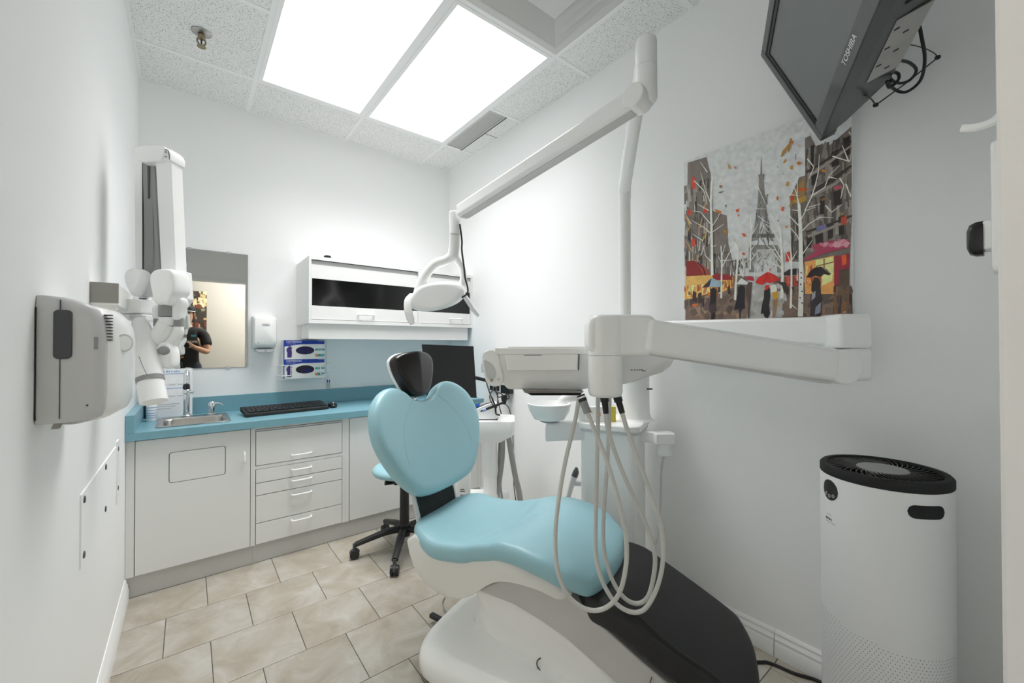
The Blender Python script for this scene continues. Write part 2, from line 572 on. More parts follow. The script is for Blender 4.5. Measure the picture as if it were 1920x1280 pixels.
t = thing('air_diffuser', (1.23, 1.257, H), 'square white ceiling air diffuser with stepped louvres', 'vent')
cx, cy = 1.23, 1.2575
def sqring(name, r_out, r_in, z_out, z_in, th=0.004):
    r = lambda a, z: [(cx - a, cy - a, z), (cx + a, cy - a, z), (cx + a, cy + a, z), (cx - a, cy + a, z)]
    MB().loft([r(r_out, z_out), r(r_in, z_in), r(r_in, z_in + th), r(r_out, z_out + th)], closed=True).build(name, 'grille_metal', t, fix=True)
sqring('rim', 0.296, 0.255, H - 0.002, H - 0.002)
sqring('louvre', 0.262, 0.212, H - 0.004, H + 0.020)
sqring('louvre', 0.216, 0.164, H - 0.006, H + 0.020)
sqring('louvre', 0.168, 0.114, H - 0.008, H + 0.020)
MB().box(cx - 0.118, cx + 0.118, cy - 0.118, cy + 0.118, H - 0.012, H - 0.008).build('centre_plate', 'grille_metal', t)
MB().box(cx - 0.26, cx + 0.26, cy - 0.26, cy + 0.26, H + 0.064, H + 0.068).build('duct_back', 'band_grey', t)

t = thing('return_grille', (1.62, 2.485, H), 'narrow perforated grey return air grille beside the light panel', 'vent')
x0, x1, y0, y1 = 1.553, 1.682, 2.193, 2.776
f = MB(); w = 0.008
f.box(x0, x0 + w, y0, y1, H - 0.005, H + 0.01); f.box(x1 - w, x1, y0, y1, H - 0.005, H + 0.01); f.box(x0 + w, x1 - w, y0, y0 + w, H - 0.005, H + 0.01); f.box(x0 + w, x1 - w, y1 - w, y1, H - 0.005, H + 0.01)
f.build('frame', 'grille_metal', t)
MB().box(x0 + w, x1 - w, y0 + w, y1 - w, H + 0.006, H + 0.009).build('backing', 'dark_grey', t)
g = MB()
n = 11
for i in range(1, n):
    xx = x0 + w + (x1 - x0 - 2 * w) * i / n
    g.box(xx - 0.0022, xx + 0.0022, y0 + w, y1 - w, H - 0.001, H + 0.001)
m_ = 56
for j in range(1, m_):
    yy = y0 + w + (y1 - y0 - 2 * w) * j / m_
    g.box(x0 + w, x1 - w, yy - 0.0021, yy + 0.0021, H - 0.0012, H + 0.0008)
tag(g.build('mesh', 'grille_metal', t), None, kind='stuff')
MB().box(1.684, 1.695, 2.19, 2.79, H - 0.003, H + 0.003).build('edge_strip', 'dark_grey', t)

t = thing('sprinkler_head', (0.043, 2.53, H), 'chrome fire sprinkler head hanging from the ceiling tile', 'sprinkler')
b0 = V((0.043, 2.53, H))
MB().lathe([(0.041, 0.0), (0.041, -0.002), (0.030, -0.008), (0.016, -0.010)][::-1], b0, Z, 28).build('escutcheon', 'steel', t, fix=True)
MB().lathe([(0.013, -0.034), (0.015, -0.03), (0.015, -0.012), (0.012, -0.008)], b0, Z, 12).build('body', 'brass', t)
for s in (-1, 1):
    MB().tube([b0 + V((0.012 * s, 0, -0.03)), b0 + V((0.017 * s, 0, -0.048)), b0 + V((0.006 * s, 0, -0.066))], 0.004, 6).build('frame_arm', 'brass', t)
MB().cyl(b0 + V((0, 0, -0.034)), b0 + V((0, 0, -0.062)), 0.0035).build('bulb', 'dark_grey', t)
MB().lathe([(0.019, -0.072), (0.019, -0.070), (0.006, -0.066)], b0, Z, 12).build('deflector', 'brass', t)

# ------------------------------------------------------------------ base cabinets
CF = 2.70   # cabinet front plane
def handle(parent, xc, zc, y=CF, w=0.10, vertical=False):
    h = MB()
    if vertical:
        h.tube([(xc, y, zc - w / 2), (xc, y - 0.024, zc - w / 2 + 0.006), (xc, y - 0.027, zc), (xc, y - 0.024, zc + w / 2 - 0.006), (xc, y, zc + w / 2)], 0.0052, 8, 4)
    else:
        h.tube([(xc - w / 2, y, zc), (xc - w / 2 + 0.006, y - 0.024, zc), (xc, y - 0.027, zc), (xc + w / 2 - 0.006, y - 0.024, zc), (xc + w / 2, y, zc)], 0.0052, 8, 4)
    return h.build('handle', 'plastic', parent)

def carcass(t, x0, x1, hollow=False):
    if hollow:
        c = MB()
        c.box(x0, x0 + 0.016, CF + 0.018, YB - 0.002, 0.10, 0.762); c.box(x1 - 0.016, x1, CF + 0.018, YB - 0.002, 0.10, 0.762)
        c.box(x0 + 0.016, x1 - 0.016, CF + 0.018, YB - 0.002, 0.10, 0.116); c.box(x0 + 0.016, x1 - 0.016, YB - 0.012, YB - 0.002, 0.116, 0.762)
        c.build('carcass', 'cabinet', t)
    else:
        MB().box(x0, x1, CF + 0.018, YB - 0.002, 0.10, 0.762).build('carcass', 'cabinet', t)
    MB().box(x0, x1, CF + 0.006, CF + 0.03, 0.0, 0.10).build('toe_kick', 'kick', t)
def stile(t, x0, x1, z0=0.10, z1=0.762):
    MB().box(x0, x1, CF + 0.0, CF + 0.018, z0, z1).build('face_frame', 'cabinet', t)

t = thing('sink_cabinet', (0.03, 2.95, 0), 'white base cabinet under the sink with a hatch in its door', 'cabinet')
carcass(t, XL + 0.001, 0.285, True)
stile(t, XL + 0.001, -0.203); stile(t, 0.2755, 0.285); MB().box(-0.203, 0.2755, CF, CF + 0.018, 0.757, 0.762).build('face_frame', 'cabinet', t)
MB().box(-0.203, 0.2755, CF + 0.012, CF + 0.018, 0.10, 0.757).build('gap_shade_sheet', 'cabinet_dark', t)  # dark sheet, its colour stands for the shade in the door gaps
dm = MB()
hx, hz, hw, hh = 0.0425, 0.6025, 0.230, 0.150      # hatch in the door
dx0, dx1, dz0, dz1 = -0.200, 0.2725, 0.103, 0.754
outer = [(dx0, dz0), (dx1, dz0), (dx1, dz1), (dx0, dz1)]
hole = rrect(hw + 0.006, hh + 0.006, 0.013, 3, hx, hz)
nh = len(hole)
# door with a hole: connect each hole vertex ring to the outer rectangle by quadrant fans
vs_ = [(p[0], CF - 0.003, p[1]) for p in outer] + [(p[0], CF - 0.003, p[1]) for p in hole] + [(p[0], CF + 0.011, p[1]) for p in outer] + [(p[0], CF + 0.011, p[1]) for p in hole]
fs_ = []
quad = {0: 2, 1: 3, 2: 0, 3: 1}
for k in range(nh):
    q = k // 4
    c = quad[q]
    l = (k + 1) % nh
    if l // 4 == q:
        fs_.append((4 + k, 4 + l, c))
    else:
        c2 = quad[l // 4]
        fs_.append((4 + k, 4 + l, c2, c))
    fs_.append((4 + k, 4 + l, 4 + nh + 4 + l, 4 + nh + 4 + k))
for k in range(4):
    fs_.append((k, (k + 1) % 4, 4 + nh + (k + 1) % 4, 4 + nh + k))
door = MB().add(vs_, fs_).build('door', 'cabinet', t, fix=True, ang=30)
MB().prism(rrect(hw, hh, 0.011, 3, hx, hz), (0, CF - 0.003, 0), X, Z, (0, 0.012, 0)).build('hatch', 'cabinet', door)
handle(door, 0.245, 0.605, CF - 0.003, 0.055, True)

t = thing('drawer_cabinet', (0.535, 2.95, 0), 'white base cabinet with five stacked drawers beside the sink cabinet', 'cabinet')
carcass(t, 0.2855, 0.785)
stile(t, 0.2855, 0.298); stile(t, 0.766, 0.785); MB().box(0.298, 0.766, CF, CF + 0.018, 0.748, 0.762).build('face_frame', 'cabinet', t)
MB().box(0.298, 0.766, CF + 0.012, CF + 0.018, 0.10, 0.748).build('gap_shade_sheet', 'cabinet_dark', t)
for z0, z1, hzc in ((0.545, 0.735, 0.578), (0.447, 0.520, 0.492), (0.377, 0.443, 0.428), (0.222, 0.373, 0.345), (0.104, 0.218, 0.195)):
    d = MB().box(0.301, 0.763, CF - 0.003, CF + 0.011, z0, z1).build('drawer_front', 'cabinet', t, bev=0.0012)
    handle(d, 0.532, hzc, CF - 0.003, 0.105)
MB().box(0.298, 0.766, CF, CF + 0.012, 0.523, 0.542).build('face_frame', 'cabinet', t)
MB().box(0.300, 0.764, CF - 0.004, CF + 0.004, 0.738, 0.746).build('pull_out_board', 'plastic_grey', t)

t = thing('end_cabinet', (1.3, 2.95, 0), 'white base cabinet partly hidden behind the dental chair backrest', 'cabinet')
carcass(t, 0.7855, XR - 0.001)
stile(t, 0.7855, 0.807); stile(t, 1.30, 1.32); stile(t, 1.79, XR - 0.001); MB().box(0.807, 1.79, CF, CF + 0.018, 0.757, 0.762).build('face_frame', 'cabinet', t)
MB().box(0.807, 1.79, CF + 0.012, CF + 0.018, 0.10, 0.757).build('gap_shade_sheet', 'cabinet_dark', t)
for x0, x1 in ((0.811, 1.297), (1.323, 1.787)):
    d = MB().box(x0, x1, CF - 0.003, CF + 0.011, 0.103, 0.754).build('door', 'cabinet', t, bev=0.0012)
    handle(d, x1 - 0.03, 0.605, CF - 0.003, 0.055, True)

# worktop with splash boards and a cut-out for the sink
t = thing('countertop', (0.8, 2.92, 0.765), 'long teal laminate worktop with a low backsplash', 'countertop')
CT, CFy = 0.802, 2.655
SX0, SX1, SY0, SY1 = -0.118, 0.175, 2.745, 3.075
c = MB()
c.box(XL + 0.001, SX0, CFy, YB - 0.001, 0.764, CT); c.box(SX1, XR - 0.001, CFy, YB - 0.001, 0.764, CT)
c.box(SX0, SX1, CFy, SY0, 0.764, CT); c.box(SX0, SX1, SY1, YB - 0.001, 0.764, CT)
c.build('worktop', 'counter', t)
MB().box(XL + 0.036, XR - 0.001, YB - 0.020, YB - 0.001, CT, 0.902).build('backsplash', 'counter', t, bev=0.002)
MB().box(XL + 0.001, XL + 0.035, CFy, YB - 0.001, CT, 0.888).build('side_splash', 'counter', t, bev=0.002)

# ------------------------------------------------------------------ sink and taps
t = thing('sink', (0.03, 2.9, CT), 'small stainless steel sink set into the teal worktop', 'sink')
def rr3(w, d, r, z, cx=0.0285, cy=2.91):
    return [(p[0], p[1], z) for p in rrect(w, d, r, 5, cx, cy)]
s = MB()
s.loft([rr3(0.318, 0.352, 0.03, CT + 0.001), rr3(0.318, 0.352, 0.03, CT + 0.004), rr3(0.310, 0.344, 0.03, CT + 0.006), rr3(0.272, 0.24, 0.035, CT + 0.006, 0.0285, 2.875),
        rr3(0.262, 0.23, 0.04, CT - 0.004, 0.0285, 2.875), rr3(0.245, 0.212, 0.045, CT - 0.13, 0.0285, 2.875), rr3(0.20, 0.17, 0.05, CT - 0.145, 0.0285, 2.875), rr3(0.05, 0.05, 0.02, CT - 0.148, 0.0285, 2.875)], caps=False)
s.f.append(tuple(len(s.v) - 24 + k for k in range(24)))
s.build('basin', 'steel', t, ang=50, fix=True)
MB().lathe([(0.022, -0.003), (0.022, 0.002), (0.012, 0.003)], (0.0285, 2.875, CT - 0.146), Z, 16).build('drain', 'chrome', t)

t = thing('tall_tap', (-0.008, 3.035, CT), 'tall chrome gooseneck tap rising from the sink', 'tap')
fx, fy, fz = -0.008, 3.035, CT + 0.006
MB().lathe([(0.024, 0), (0.024, 0.008), (0.018, 0.012), (0.017, 0.02)], (fx, fy, fz), Z, 20).build('base', 'chrome', t)
MB().tube([(fx, fy, fz + 0.015), (fx, fy, fz + 0.10), (fx, fy, fz + 0.215), (fx, fy - 0.012, fz + 0.245), (fx, fy - 0.04, fz + 0.258), (fx, fy - 0.066, fz + 0.240), (fx, fy - 0.072, fz + 0.20)], 0.0145, 12).build('spout', 'chrome', t)
MB().lathe([(0.014, 0), (0.017, 0.004), (0.017, 0.02), (0.013, 0.03)], (fx, fy - 0.072, fz + 0.165), Z, 14).build('aerator', 'black_gloss', t)
MB().lathe([(0.012, 0), (0.019, 0.006), (0.019, 0.022), (0.014, 0.028)], (fx + 0.002, fy - 0.072, fz + 0.138), Z, 14).build('swivel_nozzle', 'chrome', t)
MB().cyl((fx + 0.015, fy - 0.08, fz + 0.15), (fx + 0.03, fy - 0.085, fz + 0.146), 0.006).build('diverter', 'chrome', t)

t = thing('lever_tap', (0.112, 3.045, CT), 'short chrome lever tap at the right of the sink', 'tap')
fx, fy = 0.112, 3.045
MB().lathe([(0.021, 0), (0.021, 0.006), (0.016, 0.01), (0.016, 0.04), (0.019, 0.044), (0.019, 0.066), (0.012, 0.076)], (fx, fy, CT + 0.006), Z, 18).build('body', 'chrome', t)
MB().tube([(fx, fy, CT + 0.068), (fx + 0.03, fy - 0.012, CT + 0.072), (fx + 0.052, fy - 0.022, CT + 0.058)], [0.008, 0.007, 0.009], 8, 5, flat=0.6).build('lever', 'chrome', t)

# ------------------------------------------------------------------ on and above the worktop
# wireless keyboard, propped at the back
t = thing('keyboard', (0.475, 2.98, CT), 'black computer keyboard lying on the teal worktop', 'keyboard')
k0, k1 = V((0.262, 2.815, CT)), V((0.725, 2.855, CT))
kx = (k1 - k0).normalized(); ky = V((-kx.y, kx.x, 0)); KW = (k1 - k0).length; KD = 0.165
prof = [(0, 0.001), (0, 0.018), (0.012, 0.024), (KD - 0.03, 0.042), (KD, 0.044), (KD, 0.016)]
MB().prism([(p[0], p[1]) for p in prof], k0, ky, Z, kx * KW).build('case', 'black_matte', t, bev=0.003)
sl = V((0, 0, 0)) + ky * (KD - 0.042) + Z * 0.018; sl.normalize()
nrm = kx.cross(sl).normalized()
keys = MB()
rows = [(19, 0.0), (20, 0.0), (20, 0.003), (19, 0.006), (19, 0.009), (12, 0.0)]
for r in range(6):
    base = k0 + ky * (0.018 + r * 0.021) + Z * (0.0248 + r * 0.0028)
    nk = rows[5 - r][0]
    pw = (KW - 0.03) / nk
    for i in range(nk):
        if nk > 15 and i in (14, 15) and r % 2: pass
        c = base + kx * (0.015 + (i + 0.5) * pw) + nrm * 0.003
        keys.obox(c, kx * (pw * 0.43), sl * 0.0085, nrm * 0.004)
keys.build('keys', 'black', t)
for xx in (0.04, KW - 0.04):
    MB().obox(k0 + kx * xx + ky * (KD - 0.02) + Z * 0.008, kx * 0.012, ky * 0.004, Z * 0.008).build('foot', 'black', t)

t = thing('computer_mouse', (0.765, 2.93, CT), 'small black and silver mouse beside the keyboard', 'mouse')
MB().ellipsoid((0.765, 2.93, CT + 0.014), (0.030, 0, 0), (0, 0.052, 0), (0, 0, 0.018), 18, 10).build('shell', 'black_gloss', t)
MB().lathe([(0.028, 0.0), (0.031, 0.004), (0.028, 0.009)], (0.765, 2.93, CT), Z, 18).build('silver_base', 'steel', t)
MB().cyl((0.762, 2.905, CT + 0.031), (0.768, 2.905, CT + 0.031), 0.006).build('wheel', 'plastic_grey', t)

t = thing('instruction_sheet', (-0.09, 3.165, CT), 'white laminated instruction sheet leaning on the wall behind the tap', 'sheet')
s0 = V((-0.190, 3.135, CT)); su = X; sv = V((0, 0.036, 0.28)); sn = su.cross(sv).normalized()
MB().obox(s0 + su * 0.105 + sv * 0.5, su * 0.105, sv * 0.5, sn * 0.001).build('sheet', 'paper', t)
MB().obox(s0 + su * 0.002 + sv * 0.25, su * 0.003, sv * 0.25, sn * 0.004).build('dark_edge', 'black', t)
def sheet_print(u0, u1, v0, v1, m, name='printed_line'):
    MB().obox(s0 + su * ((u0 + u1) / 2) + sv * ((v0 + v1) / 2) + sn * 0.0013, su * ((u1 - u0) / 2), sv * ((v1 - v0) / 2), sn * 0.0003).build(name, m, t)
sheet_print(0.07, 0.185, 0.885, 0.90, 'print_lightblue'); sheet_print(0.06, 0.17, 0.58, 0.595, 'print_lightblue')
for i in range(9):
    sheet_print(0.052 + i * 0.0115, 0.061 + i * 0.0115 - 0.002 * (i % 3), 0.925, 0.955 + 0.008 * (i % 2), 'print_lightblue')
for v0 in (0.68, 0.44):
    for u0 in (0.06, 0.10, 0.14):
        sheet_print(u0, u0 + 0.03, v0, v0 + 0.13, 'print_white', 'printed_box')
        sheet_print(u0, u0 + 0.03, v0 - 0.02, v0 - 0.012, 'print_grey')
for i in range(3):
    sheet_print(0.05, 0.15 - 0.02 * i, 0.26 - 0.045 * i, 0.268 - 0.045 * i, 'print_grey')

t = thing('spray_bottle', (-0.158, 3.02, CT), 'small white bottle with a pale printed label beside the sink', 'bottle')
MB().lathe([(0.022, 0.0), (0.024, 0.004), (0.024, 0.095), (0.020, 0.105), (0.010, 0.112), (0.010, 0.118)], (-0.158, 3.02, CT + 0.0005), Z, 24).build('body', 'plastic', t)
MB().lathe([(0.0122, 0.0), (0.0122, 0.022), (0.008, 0.026)], (-0.158, 3.02, CT + 0.115), Z, 16).build('cap', 'plastic_matte', t)
lb = MB()
for i, z in enumerate((0.02, 0.032, 0.044, 0.06, 0.075)):
    lb.lathe([(0.0243, z), (0.0243, z + 0.004)], (-0.158, 3.02, CT), Z, 24, caps=False)
lb.build('label_print', 'print_lightblue', t)

# mirror
t = thing('wall_mirror', (0.125, YB, 1.45), 'frameless wall mirror above the sink reflecting the photographer', 'mirror')
MB().box(-0.062, 0.305, YB - 0.006, YB - 0.0005, 1.080, 1.818).build('glass', 'mirror', t)
for x in (0.0, 0.20):
    MB().box(x - 0.012, x + 0.012, YB - 0.009, YB - 0.0005, 1.812, 1.824).build('clip', 'clear_plastic', t)
    MB().box(x - 0.012, x + 0.012, YB - 0.009, YB - 0.0005, 1.074, 1.086).build('clip', 'clear_plastic', t)

# hand dryer
t = thing('hand_dryer', (0.392, YB, 1.3), 'white wall hand dryer between the mirror and glove boxes', 'hand dryer')
d = MB()
def dring(w0, z0, z1, y, r=0.012):
    return [(p[0], y, p[1]) for p in rrect(w0, z1 - z0, r, 4, 0.392, (z0 + z1) / 2)]
d.loft([dring(0.136, 1.198, 1.418, YB - 0.001), dring(0.136, 1.198, 1.418, YB - 0.045), dring(0.136, 1.205, 1.418, YB - 0.075, 0.02), dring(0.128, 1.222, 1.408, YB - 0.125, 0.022), dring(0.118, 1.232, 1.400, YB - 0.133, 0.02)])
d.build('cover', 'plastic', t, fix=True, ang=50)
MB().prism([(0.335, 1.195), (0.449, 1.195), (0.440, 1.182), (0.425, 1.176), (0.36, 1.176), (0.343, 1.184)], (0, YB - 0.11, 0), X, Z, (0, 0.09, 0)).build('nozzle', 'plastic_grey', t, bev=0.004)
lg = MB().box(0.367, 0.418, YB - 0.1336, YB - 0.1325, 1.345, 1.362).build('logo_plate', 'print_white', t)
text('aRtaJet', 0.0135, (0.3925, YB - 0.1340, 1.3525), X, Z, 'print_blue', t)
MB().box(0.372, 0.413, YB - 0.1342, YB - 0.1335, 1.3600, 1.3618).build('logo_stripe', 'print_orange', t)
for x, z in ((0.352, 1.238), (0.394, 1.186)):
    MB().cyl((x, YB - (0.1345 if z > 1.2 else 0.1115), z), (x, YB - 0.10, z), 0.0028, seg=10).build('screw', 'print_black', t)

# glove boxes in a wire rack
def glove_box(z0, z1, lab, used):
    t = thing('glove_box', (0.623, 3.12, z0), lab, 'glove box', 'purple glove boxes in the wall rack')
    x0, x1, y0, y1 = 0.497, 0.751, 3.082, 3.185
    MB().box(x0, x1, y0, y1, z0, z1).build('carton', 'carton', t)
    yf = y0 - 0.0006
    h = z1 - z0
    def pr(poly, m, name, dy=0.0):
        MB().prism(poly, (x0, yf - dy, z0), X, Z, (0, 0.0005, 0)).build(name, m, t)
    pr([(0.0, h), (0.0, h * 0.66), (0.03, h * 0.70), (0.11, h * 0.79), (0.254, h * 0.80), (0.254, h)], 'print_blue', 'blue_header')
    pr([(0.0, 0), (0.005, 0), (0.005, h * 0.68), (0.0, h * 0.68)], 'print_blue', 'blue_edge')
    e = [(0.131 + 0.058 * math.cos(a * math.pi / 16), h * 0.46 + h * 0.215 * math.sin(a * math.pi / 16)) for a in range(32)]
    pr(e, 'print_black', 'opening', 0.0003)
    e2 = [(0.131 + 0.052 * math.cos(a * math.pi / 16), h * 0.45 + h * 0.17 * math.sin(a * math.pi / 16)) for a in range(32)]
    if used:
        e2 = [(0.145 + 0.040 * math.cos(a * math.pi / 16), h * 0.40 + h * 0.13 * math.sin(a * math.pi / 16)) for a in range(32)]
    pr(e2, 'glove', 'gloves', 0.0006)
    hand = [(0.022, 0.012), (0.048, 0.012), (0.050, 0.045), (0.047, 0.068), (0.052, 0.075), (0.050, 0.081), (0.043, 0.078), (0.047, 0.088), (0.043, 0.091), (0.037, 0.082), (0.036, 0.094), (0.031, 0.094), (0.029, 0.082), (0.020, 0.074), (0.016, 0.060), (0.022, 0.045)]
    pr([(a, b * h / 0.128) for a, b in hand], 'print_purple', 'glove_picture', 0.0003)
    pr(rrect(0.062, h * 0.11, h * 0.05, 3, 0.225, h * 0.50), 'print_teal', 'badge', 0.0003)
    pr(rrect(0.060, h * 0.15, h * 0.07, 3, 0.224, h * 0.19), 'print_teal', 'badge', 0.0003)
    pr([(0.203 + 0.010 * math.cos(a * math.pi / 8), h * 0.19 + 0.010 * math.sin(a * math.pi / 8)) for a in range(16)], 'print_orange', 'badge_dot', 0.0006)
    text('CRITERION', 0.0185, (x0 + 0.062, yf - 0.0003, z0 + h * 0.905), X, Z, 'print_white', t)
    text('nitrile exam gloves', 0.007, (x0 + 0.046, yf - 0.0003, z0 + h * 0.81), X, Z, 'print_white', t)
    text('NITRILE', 0.0105, (x0 + 0.226, yf - 0.0006, z0 + h * 0.50), X, Z, 'print_white', t)
    text('100', 0.010, (x0 + 0.238, yf - 0.0006, z0 + h * 0.19), X, Z, 'print_white', t)
    text('POWDER FREE', 0.0055, (x0 + 0.232, yf - 0.0003, z0 + h * 0.95), X, Z, 'print_white', t)
glove_box(1.127, 1.256, 'upper blue and white box of purple gloves in the rack', False)
glove_box(0.996, 1.1265, 'lower blue and white box of purple gloves held by white wires', True)

t = thing('wire_rack', (0.63, 3.19, 0.99), 'white wire wall rack holding two glove boxes', 'rack')
WR = 0.0026
for z in (1.088, 1.018):
    MB().tube([(0.540, 3.076, z), (0.485, 3.076, z), (0.485, 3.076, z), (0.481, 3.12, z), (0.481, 3.196, z)], WR, 6, smooth=False).build('wire', 'plastic', t)
    MB().tube([(0.725, 3.076, z), (0.795, 3.076, z), (0.795, 3.196, z)], WR, 6, smooth=False).build('wire', 'plastic', t)
MB().tube([(0.725, 3.076, 1.088), (0.725, 3.076, 1.018)], WR, 6, smooth=False).build('wire', 'plastic', t)
MB().tube([(0.540, 3.076, 1.088), (0.540, 3.076, 1.018)], WR, 6, smooth=False).build('wire', 'plastic', t)
for x in (0.485, 0.62, 0.795):
    MB().tube([(x, 3.192, 1.25), (x, 3.192, 0.991), (x, 3.10, 0.991)], WR, 6, smooth=False).build('wire', 'plastic', t)
MB().tube([(0.485, 3.10, 0.991), (0.795, 3.10, 0.991)], WR, 6, smooth=False).build('wire', 'plastic', t)

t = thing('hanging_clip', (0.81, 3.19, 0.9), 'small blue and white clip hanging below the glove rack', 'clip')
MB().tube([(0.806, 3.190, 0.990), (0.804, 3.188, 0.965)], 0.004, 8).build('loop', 'plastic', t)
MB().box(0.797, 0.803, 3.184, 3.194, 0.950, 0.968).build('blue_grip', 'print_blue', t); MB().box(0.809, 0.815, 3.184, 3.194, 0.950, 0.968).build('blue_grip', 'print_blue', t)
MB().box(0.803, 0.809, 3.185, 3.193, 0.945, 0.972).build('body', 'plastic', t)
for x in (0.801, 0.812):
    MB().cyl((x, 3.189, 0.950), (x + 0.001, 3.189, 0.905), 0.003, 0.0015, 8).build('prong', 'steel', t)

# upper cabinet with tambour fronts
UF, UX0 = 2.82, 0.595
t = thing('wall_cabinet', (1.2, 3.0, 1.37), 'white wall cabinet with dark windowed flip-up fronts over the counter', 'cabinet')
UZ0, UZ1 = 1.362, 1.790
MB().box(UX0, UX0 + 0.014, UF, YB - 0.001, UZ0, UZ1).build('side', 'cabinet', t)
MB().box(XR - 0.016, XR - 0.001, UF, YB - 0.001, UZ0, UZ1).build('side', 'cabinet', t)
MB().box(UX0 + 0.014, XR - 0.016, UF, YB - 0.001, UZ1 - 0.022, UZ1).build('top', 'cabinet', t)
MB().box(UX0 + 0.014, XR - 0.016, UF, YB - 0.001, UZ0, UZ0 + 0.024).build('bottom', 'cabinet', t)
MB().box(UX0 + 0.014, XR - 0.016, YB - 0.01, YB - 0.001, UZ0 + 0.024, UZ1 - 0.022).build('back', 'cabinet', t)
MB().box(1.342, 1.362, UF, YB - 0.01, UZ0 + 0.024, UZ1 - 0.022).build('divider', 'cabinet', t)
MB().box(UX0 + 0.03, XR - 0.04, 2.86, YB - 0.001, 1.266, UZ0).build('valance', 'cabinet', t)
MB().box(UX0 + 0.005, XR - 0.03, 2.846, 2.86, 1.262, UZ0).build('valance_front', 'cabinet', t)
for x0, x1, hx in ((UX0 + 0.016, 1.340, 0.955), (1.364, XR - 0.018, 1.665)):
    d = MB().box(x0, x1, UF + 0.006, UF + 0.018, 1.649, 1.738).build('flip_front', 'cabinet', t)
    MB().box(x0, x1, UF + 0.006, UF + 0.018, 1.389, 1.475).build('lower_rail', 'cabinet', d)
    MB().box(x0, x1, UF + 0.010, UF + 0.016, 1.475, 1.649).build('dark_pane', 'dark_glass', d)
    MB().box(x0, x0 + 0.003, UF + 0.006, UF + 0.018, 1.475, 1.649).build('edge', 'cabinet', d); MB().box(x1 - 0.003, x1, UF + 0.006, UF + 0.018, 1.475, 1.649).build('edge', 'cabinet', d)
    handle(d, hx, 1.428, UF + 0.006, 0.105)
    MB().box(x0, x1, UF + 0.020, UF + 0.030, 1.738, 1.766).build('track', 'plastic_grey', t)
    MB().box(x0, x1, UF + 0.003, UF + 0.007, 1.764, 1.768).build('track_line', 'cabinet_dark', t)
    MB().box(x0 + 0.02, x1 - 0.02, 2.95, 3.18, 1.386, 1.53).build('stored_trays', 'plastic_grey', t)
MB().box(0.93, 0.96, 2.842, 2.86, 1.386, 1.768).build('post', 'cabinet', t)
t = thing('rubber_stopper', (0.705, 2.85, 1.79), 'tiny black plug on top of the wall cabinet', 'stopper')
MB().lathe([(0.021, 0.0), (0.022, 0.003), (0.022, 0.015), (0.018, 0.018)], (0.712, 2.85, 1.790), Z, 16).build('plug', 'black', t)
MB().lathe([(0.008, 0.0), (0.006, 0.003)], (0.712, 2.85, 1.808), Z, 10).build('pin', 'dark_grey', t)

# ------------------------------------------------------------------ monitor on a wall arm, with its cables
t = thing('monitor', (1.45, 2.55, 0.85), 'black flat computer monitor hung on an arm behind the headrest', 'monitor')
A0, B0, C0, D0 = V((1.2640, 2.6000, 1.2280)), V((1.6230, 2.5000, 1.2130)), V((1.6240, 2.4600, 0.8420)), V((1.2840, 2.5600, 0.8740))
nn = (B0 - A0).cross(D0 - A0).normalized()
if nn.y < 0: nn = -nn
scr = MB()
r1 = [A0, B0, C0, D0]; r2 = [q + nn * 0.018 for q in r1]
ce = sum(r1, V()) / 4
r3 = [ce + (q - ce) * 0.62 + nn * 0.042 for q in r1]
scr.loft([r1, r2, r3]).build('housing', 'black_gloss', t, fix=True, bev=0.002)
MB().loft([[ce + (q - ce) * 0.965 - nn * 0.0004 for q in r1], [ce + (q - ce) * 0.965 + nn * 0.001 for q in r1]]).build('screen', 'screen_off', t, fix=True)
MB().tube([ce + nn * 0.035, ce + nn * 0.07, V((1.74, 2.52, 0.96)), V((1.806, 2.50, 0.96))], 0.014, 8, smooth=False).build('arm', 'black', t)
MB().box(1.800, 1.8185, 2.45, 2.55, 0.88, 1.02).build('wall_bracket', 'black', t)
MB().tube([V((1.70, 2.50, 1.02)), V((1.70, 2.50, 1.08)), V((1.715, 2.50, 1.09)), V((1.715, 2.5, 1.02))], 0.008, 6).build('cable_hook', 'clear_plastic', t)

def cable(name, lab, pts, r=0.0028, m='black', grp=None, n=6):
    o = MB().tube(pts, r, 6, n).build(name, m)
    return tag(o, lab, 'cable', grp)
G = 'tangled cables beside the monitor'
cable('power_cable', 'black cable sagging from the monitor arm to the white cart', [V((1.70, 2.46, 0.97)), V((1.4163, 2.0069, 0.9389)), V((1.4241, 1.9634, 0.8634)), V((1.4175, 1.9436, 0.8194)), V((1.4228, 1.9140, 0.8134))], 0.005, grp=G)
cable('power_cable', 'thin black cable looping lowest in the tangle by the monitor', [V((1.74, 2.47, 0.95)), V((1.4396, 2.0009, 0.9698)), V((1.4107, 1.9990, 0.9082)), V((1.4291, 1.9596, 0.8476)), V((1.4422, 1.9612, 0.9190)), V((1.4371, 2.0030, 0.9602))], 0.003, grp=G)
cable('power_cable', 'thin black cable crossing down to the cart beside the tangle', [V((1.76, 2.46, 0.96)), V((1.4640, 2.0072, 0.9581)), V((1.4567, 1.9756, 0.8845)), V((1.4541, 1.9403, 0.8128))], 0.003, grp=G)
t = thing('power_adapter', (1.78, 2.35, 0.9), 'black plug adapter with a loop of cord on the right wall', 'adapter')
pa = V((1.7850, 2.3310, 0.9030))
MB().box(1.775, 1.8185, pa.y - 0.05, pa.y + 0.05, pa.z - 0.03, pa.z + 0.03).build('block', 'black', t, bev=0.004)
q = V((1.765, pa.y - 0.01, pa.z - 0.045))
